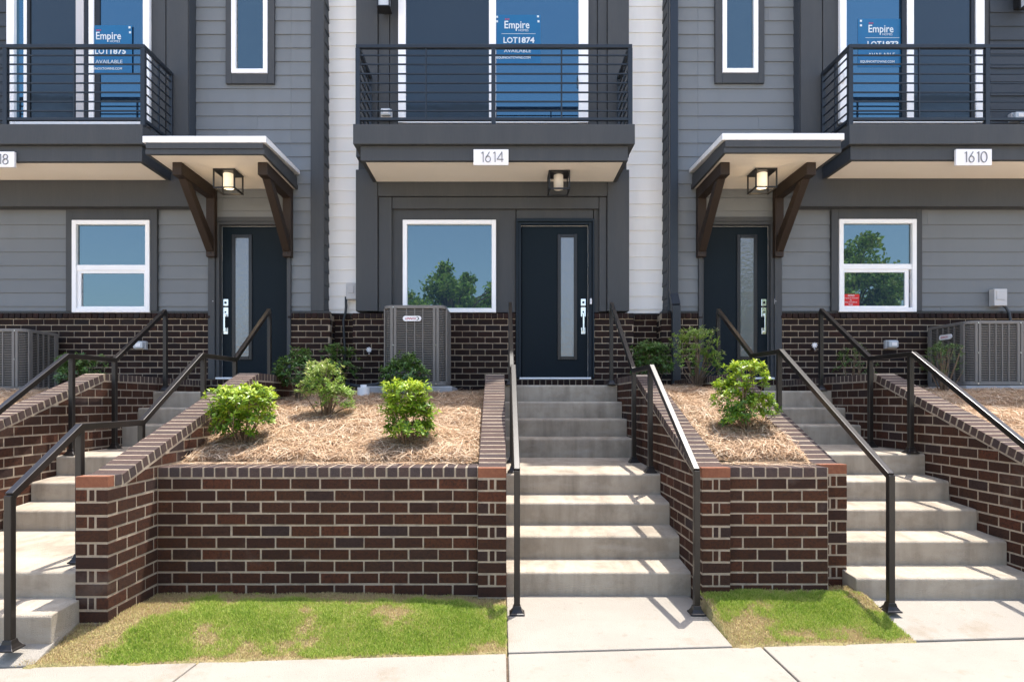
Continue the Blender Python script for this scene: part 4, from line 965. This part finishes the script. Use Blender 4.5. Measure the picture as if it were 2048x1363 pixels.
# ------------------------------------------------------------------ shrubs and trees
def leaves(pos, dirs, nrm, L, Wd, tone, fold=.22, curl=.12):
    n = len(pos); s = np.cross(dirs, nrm); s /= np.linalg.norm(s, axis=1, keepdims=True) + 1e-9; u = np.cross(s, dirs)
    L = L[:, None]; Wd = Wd[:, None]; V = np.zeros((n, 5, 3))
    V[:, 0] = pos; V[:, 1] = pos + dirs*L*.5 + s*Wd + u*Wd*fold; V[:, 2] = pos + dirs*L*.5 - s*Wd + u*Wd*fold
    V[:, 3] = pos + dirs*L*.52; V[:, 4] = pos + dirs*L - u*L*curl
    b = np.arange(n)[:, None] * 5
    T = np.concatenate([b + np.array([[0,1,3]]), b + np.array([[0,3,2]]), b + np.array([[1,4,3]]), b + np.array([[3,4,2]])], 0)
    return V.reshape(-1, 3), T, np.repeat(tone, 5)
def unit(v): return v / (np.linalg.norm(v, axis=-1, keepdims=True) + 1e-9)
def shrub(label, x, D, zb, w, h, mt, nw, leafL, leafW, per=8, lobes=None, openness=.0, stems=14, seed=0, upright=.5, tone0=.49, spread=.75, low=.12, group='shrubs in the pine straw beds'):
    rg = np.random.default_rng(seed)
    t = empty('shrub', (x, D, zb), label, 'shrub', group)
    lobes = lobes or [(0, 0, .56, .5, .5, .46)]
    pts = []
    for lx, ly, lz, rx, ry, rz in lobes:
        k = int(nw * rx*ry*rz / sum(a[3]*a[4]*a[5] for a in lobes)) + 1
        d = unit(rg.normal(size=(k, 3))); d[:, 2] = np.where(d[:, 2] < -.55, -d[:, 2], d[:, 2])
        rr = rg.uniform(.35, 1, k) ** .42
        bumpy = 1 + .16 * np.sin(d[:, 0]*5 + seed) * np.sin(d[:, 1]*5 + 2*seed) + .12 * np.sin(d[:, 2]*7 + seed) + rg.normal(0, .05, k)
        p = d * (rr * bumpy)[:, None] * np.array([rx, ry, rz]) + np.array([lx, ly, lz])
        pts.append(p)
    p = np.concatenate(pts); p = p[p[:, 2] > low]
    if openness:
        q = np.sin(p[:, 0]*9 + seed) + np.sin(p[:, 1]*9 + 2*seed) + np.sin(p[:, 2]*10 + seed*3); p = p[q > -2.2 + openness*2.6]
    wp = p * np.array([w, w, h]) + np.array([x, D, zb]); n = len(wp)
    axis = unit(unit((p - np.array([0, 0, .35])) * np.array([1, 1, 1])) * (1 - upright) + np.array([0, 0, upright]) + rg.normal(0, .18, (n, 3)))
    e1 = unit(np.cross(axis, rg.normal(size=(n, 3)))); e2 = np.cross(axis, e1)
    P, Dr, Nn, Tn = [], [], [], []
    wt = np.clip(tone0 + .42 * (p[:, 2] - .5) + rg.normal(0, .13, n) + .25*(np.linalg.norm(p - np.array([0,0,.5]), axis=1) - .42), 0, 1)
    for k in range(per):
        ph = 2*math.pi*k/per*1.0 + rg.uniform(-.3, .3, n); rad = np.cos(ph)[:, None]*e1 + np.sin(ph)[:, None]*e2
        inner = (k % 3 == 0); el = rg.uniform(.5, .9, n) if inner else rg.uniform(.0, .5, n)
        dr = unit(rad * (spread + .4*(1-el))[:, None] + axis * el[:, None])
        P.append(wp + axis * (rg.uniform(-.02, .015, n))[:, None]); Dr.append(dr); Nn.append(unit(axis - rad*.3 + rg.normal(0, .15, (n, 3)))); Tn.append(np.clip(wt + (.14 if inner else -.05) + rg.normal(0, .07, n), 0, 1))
    P = np.concatenate(P); Dr = np.concatenate(Dr); Nn = np.concatenate(Nn); Tn = np.concatenate(Tn); m = len(P)
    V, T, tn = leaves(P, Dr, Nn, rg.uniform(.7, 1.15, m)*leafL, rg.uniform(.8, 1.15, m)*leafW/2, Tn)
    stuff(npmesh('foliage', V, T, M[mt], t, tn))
    sm = MB()
    idx = rg.choice(n, min(stems, n), replace=False)
    for i in idx:
        a = Vector((x + rg.normal(0, .02), D + rg.normal(0, .02), zb - .03)); b = Vector(wp[i]); mid = a.lerp(b, .5) + Vector((rg.normal(0, .02), rg.normal(0, .02), .03))
        sm.tube([a, a.lerp(mid, .5) + Vector((0, 0, .01)), mid, b], .0075, 5, .0025)
    sm.build('stem', M['twig'], t, smooth=True)
    return t
shrub('round bright yellow green shrub nearest the left pier in the straw bed', -2.045, 4.97, -.37, .50, .53, 'leaf_young', 440, .050, .0185, 9, [(0, 0, .60, .50, .50, .40), (-.14, 0, .35, .36, .36, .25)], .10, 18, 11, low=.10)
shrub('bright yellow green shrub directly in front of the dark round one by the air conditioner', -.735, 4.95, -.365, .44, .53, 'leaf_young', 400, .048, .018, 9, [(-.05, 0, .70, .48, .46, .32), (.05, 0, .34, .46, .46, .30)], .02, 12, 23)
shrub('bright yellow green shrub with a taller right lobe beside the right stairs', 1.985, 5.15, -.245, .50, .58, 'leaf_young', 420, .043, .016, 9, [(.06, 0, .76, .36, .36, .25), (-.18, 0, .50, .34, .36, .24), (.24, .0, .34, .34, .34, .20), (-.2, -.1, .2, .26, .26, .18)], .12, 18, 35, low=.05)
shrub('loose pale green shrub with pinkish tips between the dark shrubs and the front ones', -1.61, 5.76, -.16, .46, .53, 'leaf_pale', 400, .038, .0135, 8, [(-.05, 0, .60, .42, .42, .40), (.24, 0, .32, .34, .34, .26)], .2, 22, 47, upright=.72, tone0=.56)
shrub('dark green shrub beside the brick at the right of the left door', -2.17, 6.72, .0, .46, .54, 'leaf_dark', 210, .05, .02, 8, None, .1, 10, 51)
shrub('dark reddish shrub against the recessed brick below the white siding', -2.03, 7.85, .10, .52, .62, 'leaf_dark', 140, .055, .021, 8, None, .3, 12, 53)
shrub('dense round dark green shrub in front of the tall air conditioner', -1.075, 7.08, .03, .54, .48, 'leaf_dark', 330, .045, .02, 8, [(0, 0, .52, .5, .5, .48)], .0, 8, 57)
shrub('dark green shrub against brick between middle stairs and downspout', 1.87, 7.75, .12, .50, .64, 'leaf_dark', 330, .050, .02, 8, None, .1, 14, 61, tone0=.55)
shrub('twiggy shrub with small pale leaves left of the right door', 2.16, 6.95, .11, .58, .72, 'leaf_pale', 430, .036, .015, 7, [(0, 0, .62, .46, .46, .42), (.2, 0, .4, .34, .36, .3)], .32, 30, 67, upright=.7, tone0=.45)
shrub('sparse dark shrub behind the wall corner below the right outlet cover', 4.36, 7.75, .10, .5, .58, 'leaf_dark', 95, .04, .014, 7, None, .35, 12, 71, upright=.7)
shrub('upright twiggy dark green shrub in front of the right air conditioner', 4.90, 6.95, .08, .5, .58, 'leaf_dark', 170, .045, .011, 6, [(0, 0, .6, .44, .4, .42)], .25, 26, 73, upright=.9, tone0=.45)
shrub('dark green shrub behind the far left sloping wall', -4.82, 7.15, .08, .56, .50, 'leaf_dark', 220, .05, .02, 8, [(.1, 0, .5, .45, .45, .42), (-.2, 0, .6, .3, .3, .3)], .15, 10, 79)
def tree(label, x, y, ztop, rx, rz, n, seed, blobs):
    rg = np.random.default_rng(seed); zg = -1.6; zc = ztop - rz
    t = empty('tree', (x, y, zg), label, 'tree', 'trees mirrored in the windows')
    tr = MB().tube([(x, y, zg), (x + .1, y, zg + (zc - zg)*.5), (x, y + .1, zc), (x + .1, y, ztop - rz*.5)], .24, 10, .05)
    C = []
    for k in range(blobs):
        d = unit(rg.normal(size=3)); c = np.array([x, y, zc]) + d * np.array([rx, rx, rz]) * rg.uniform(.35, 1.02); s = rg.uniform(.13, .30) * rx; C.append((c, s))
        tr.tube([(x, y, zc - rz*.55 + rg.uniform(0, rz*.5)), tuple(np.array([x, y, zc])*.45 + c*.55 + np.array([0, 0, .1])), tuple(c)], .06, 6, .015)
    tr.build('trunk', M['bark'], t, smooth=True)
    P = []
    for c, s in C:
        k = int(n / blobs); d = unit(rg.normal(size=(k, 3))) * (rg.uniform(0, 1, k) ** .5)[:, None]; P.append(c + d * s * np.array([1, 1, .75]))
    P = np.concatenate(P); m = len(P)
    V, T, tn = leaves(P, unit(rg.normal(size=(m, 3)) + np.array([0, 0, -.2])), unit(rg.normal(size=(m, 3)) + np.array([0, 0, .8])), rg.uniform(.13, .24, m), rg.uniform(.045, .07, m), np.clip(rg.normal(.5, .25, m), 0, 1))
    stuff(npmesh('crown', V, T, M['leaf_tree'], t, tn))
tree('leafy tree across the road, mirrored low in the middle ground floor window', -2.3, -12.1, 6.4, 2.7, 2.4, 15000, 3, 64)
tree('tall leafy tree across the road, mirrored in the right ground floor window', 15.9, -12.3, 8.2, 3.4, 4.2, 34000, 5, 95)
tree('leafy tree across the road, mirrored in the right door glass', 10.9, -12.6, 7.2, 2.6, 3.8, 22000, 8, 64)

# ------------------------------------------------------------------ lift everything so that the sidewalk lies at z = 0
for o in bpy.data.objects:
    if o.parent is None: o.location.z += CZ
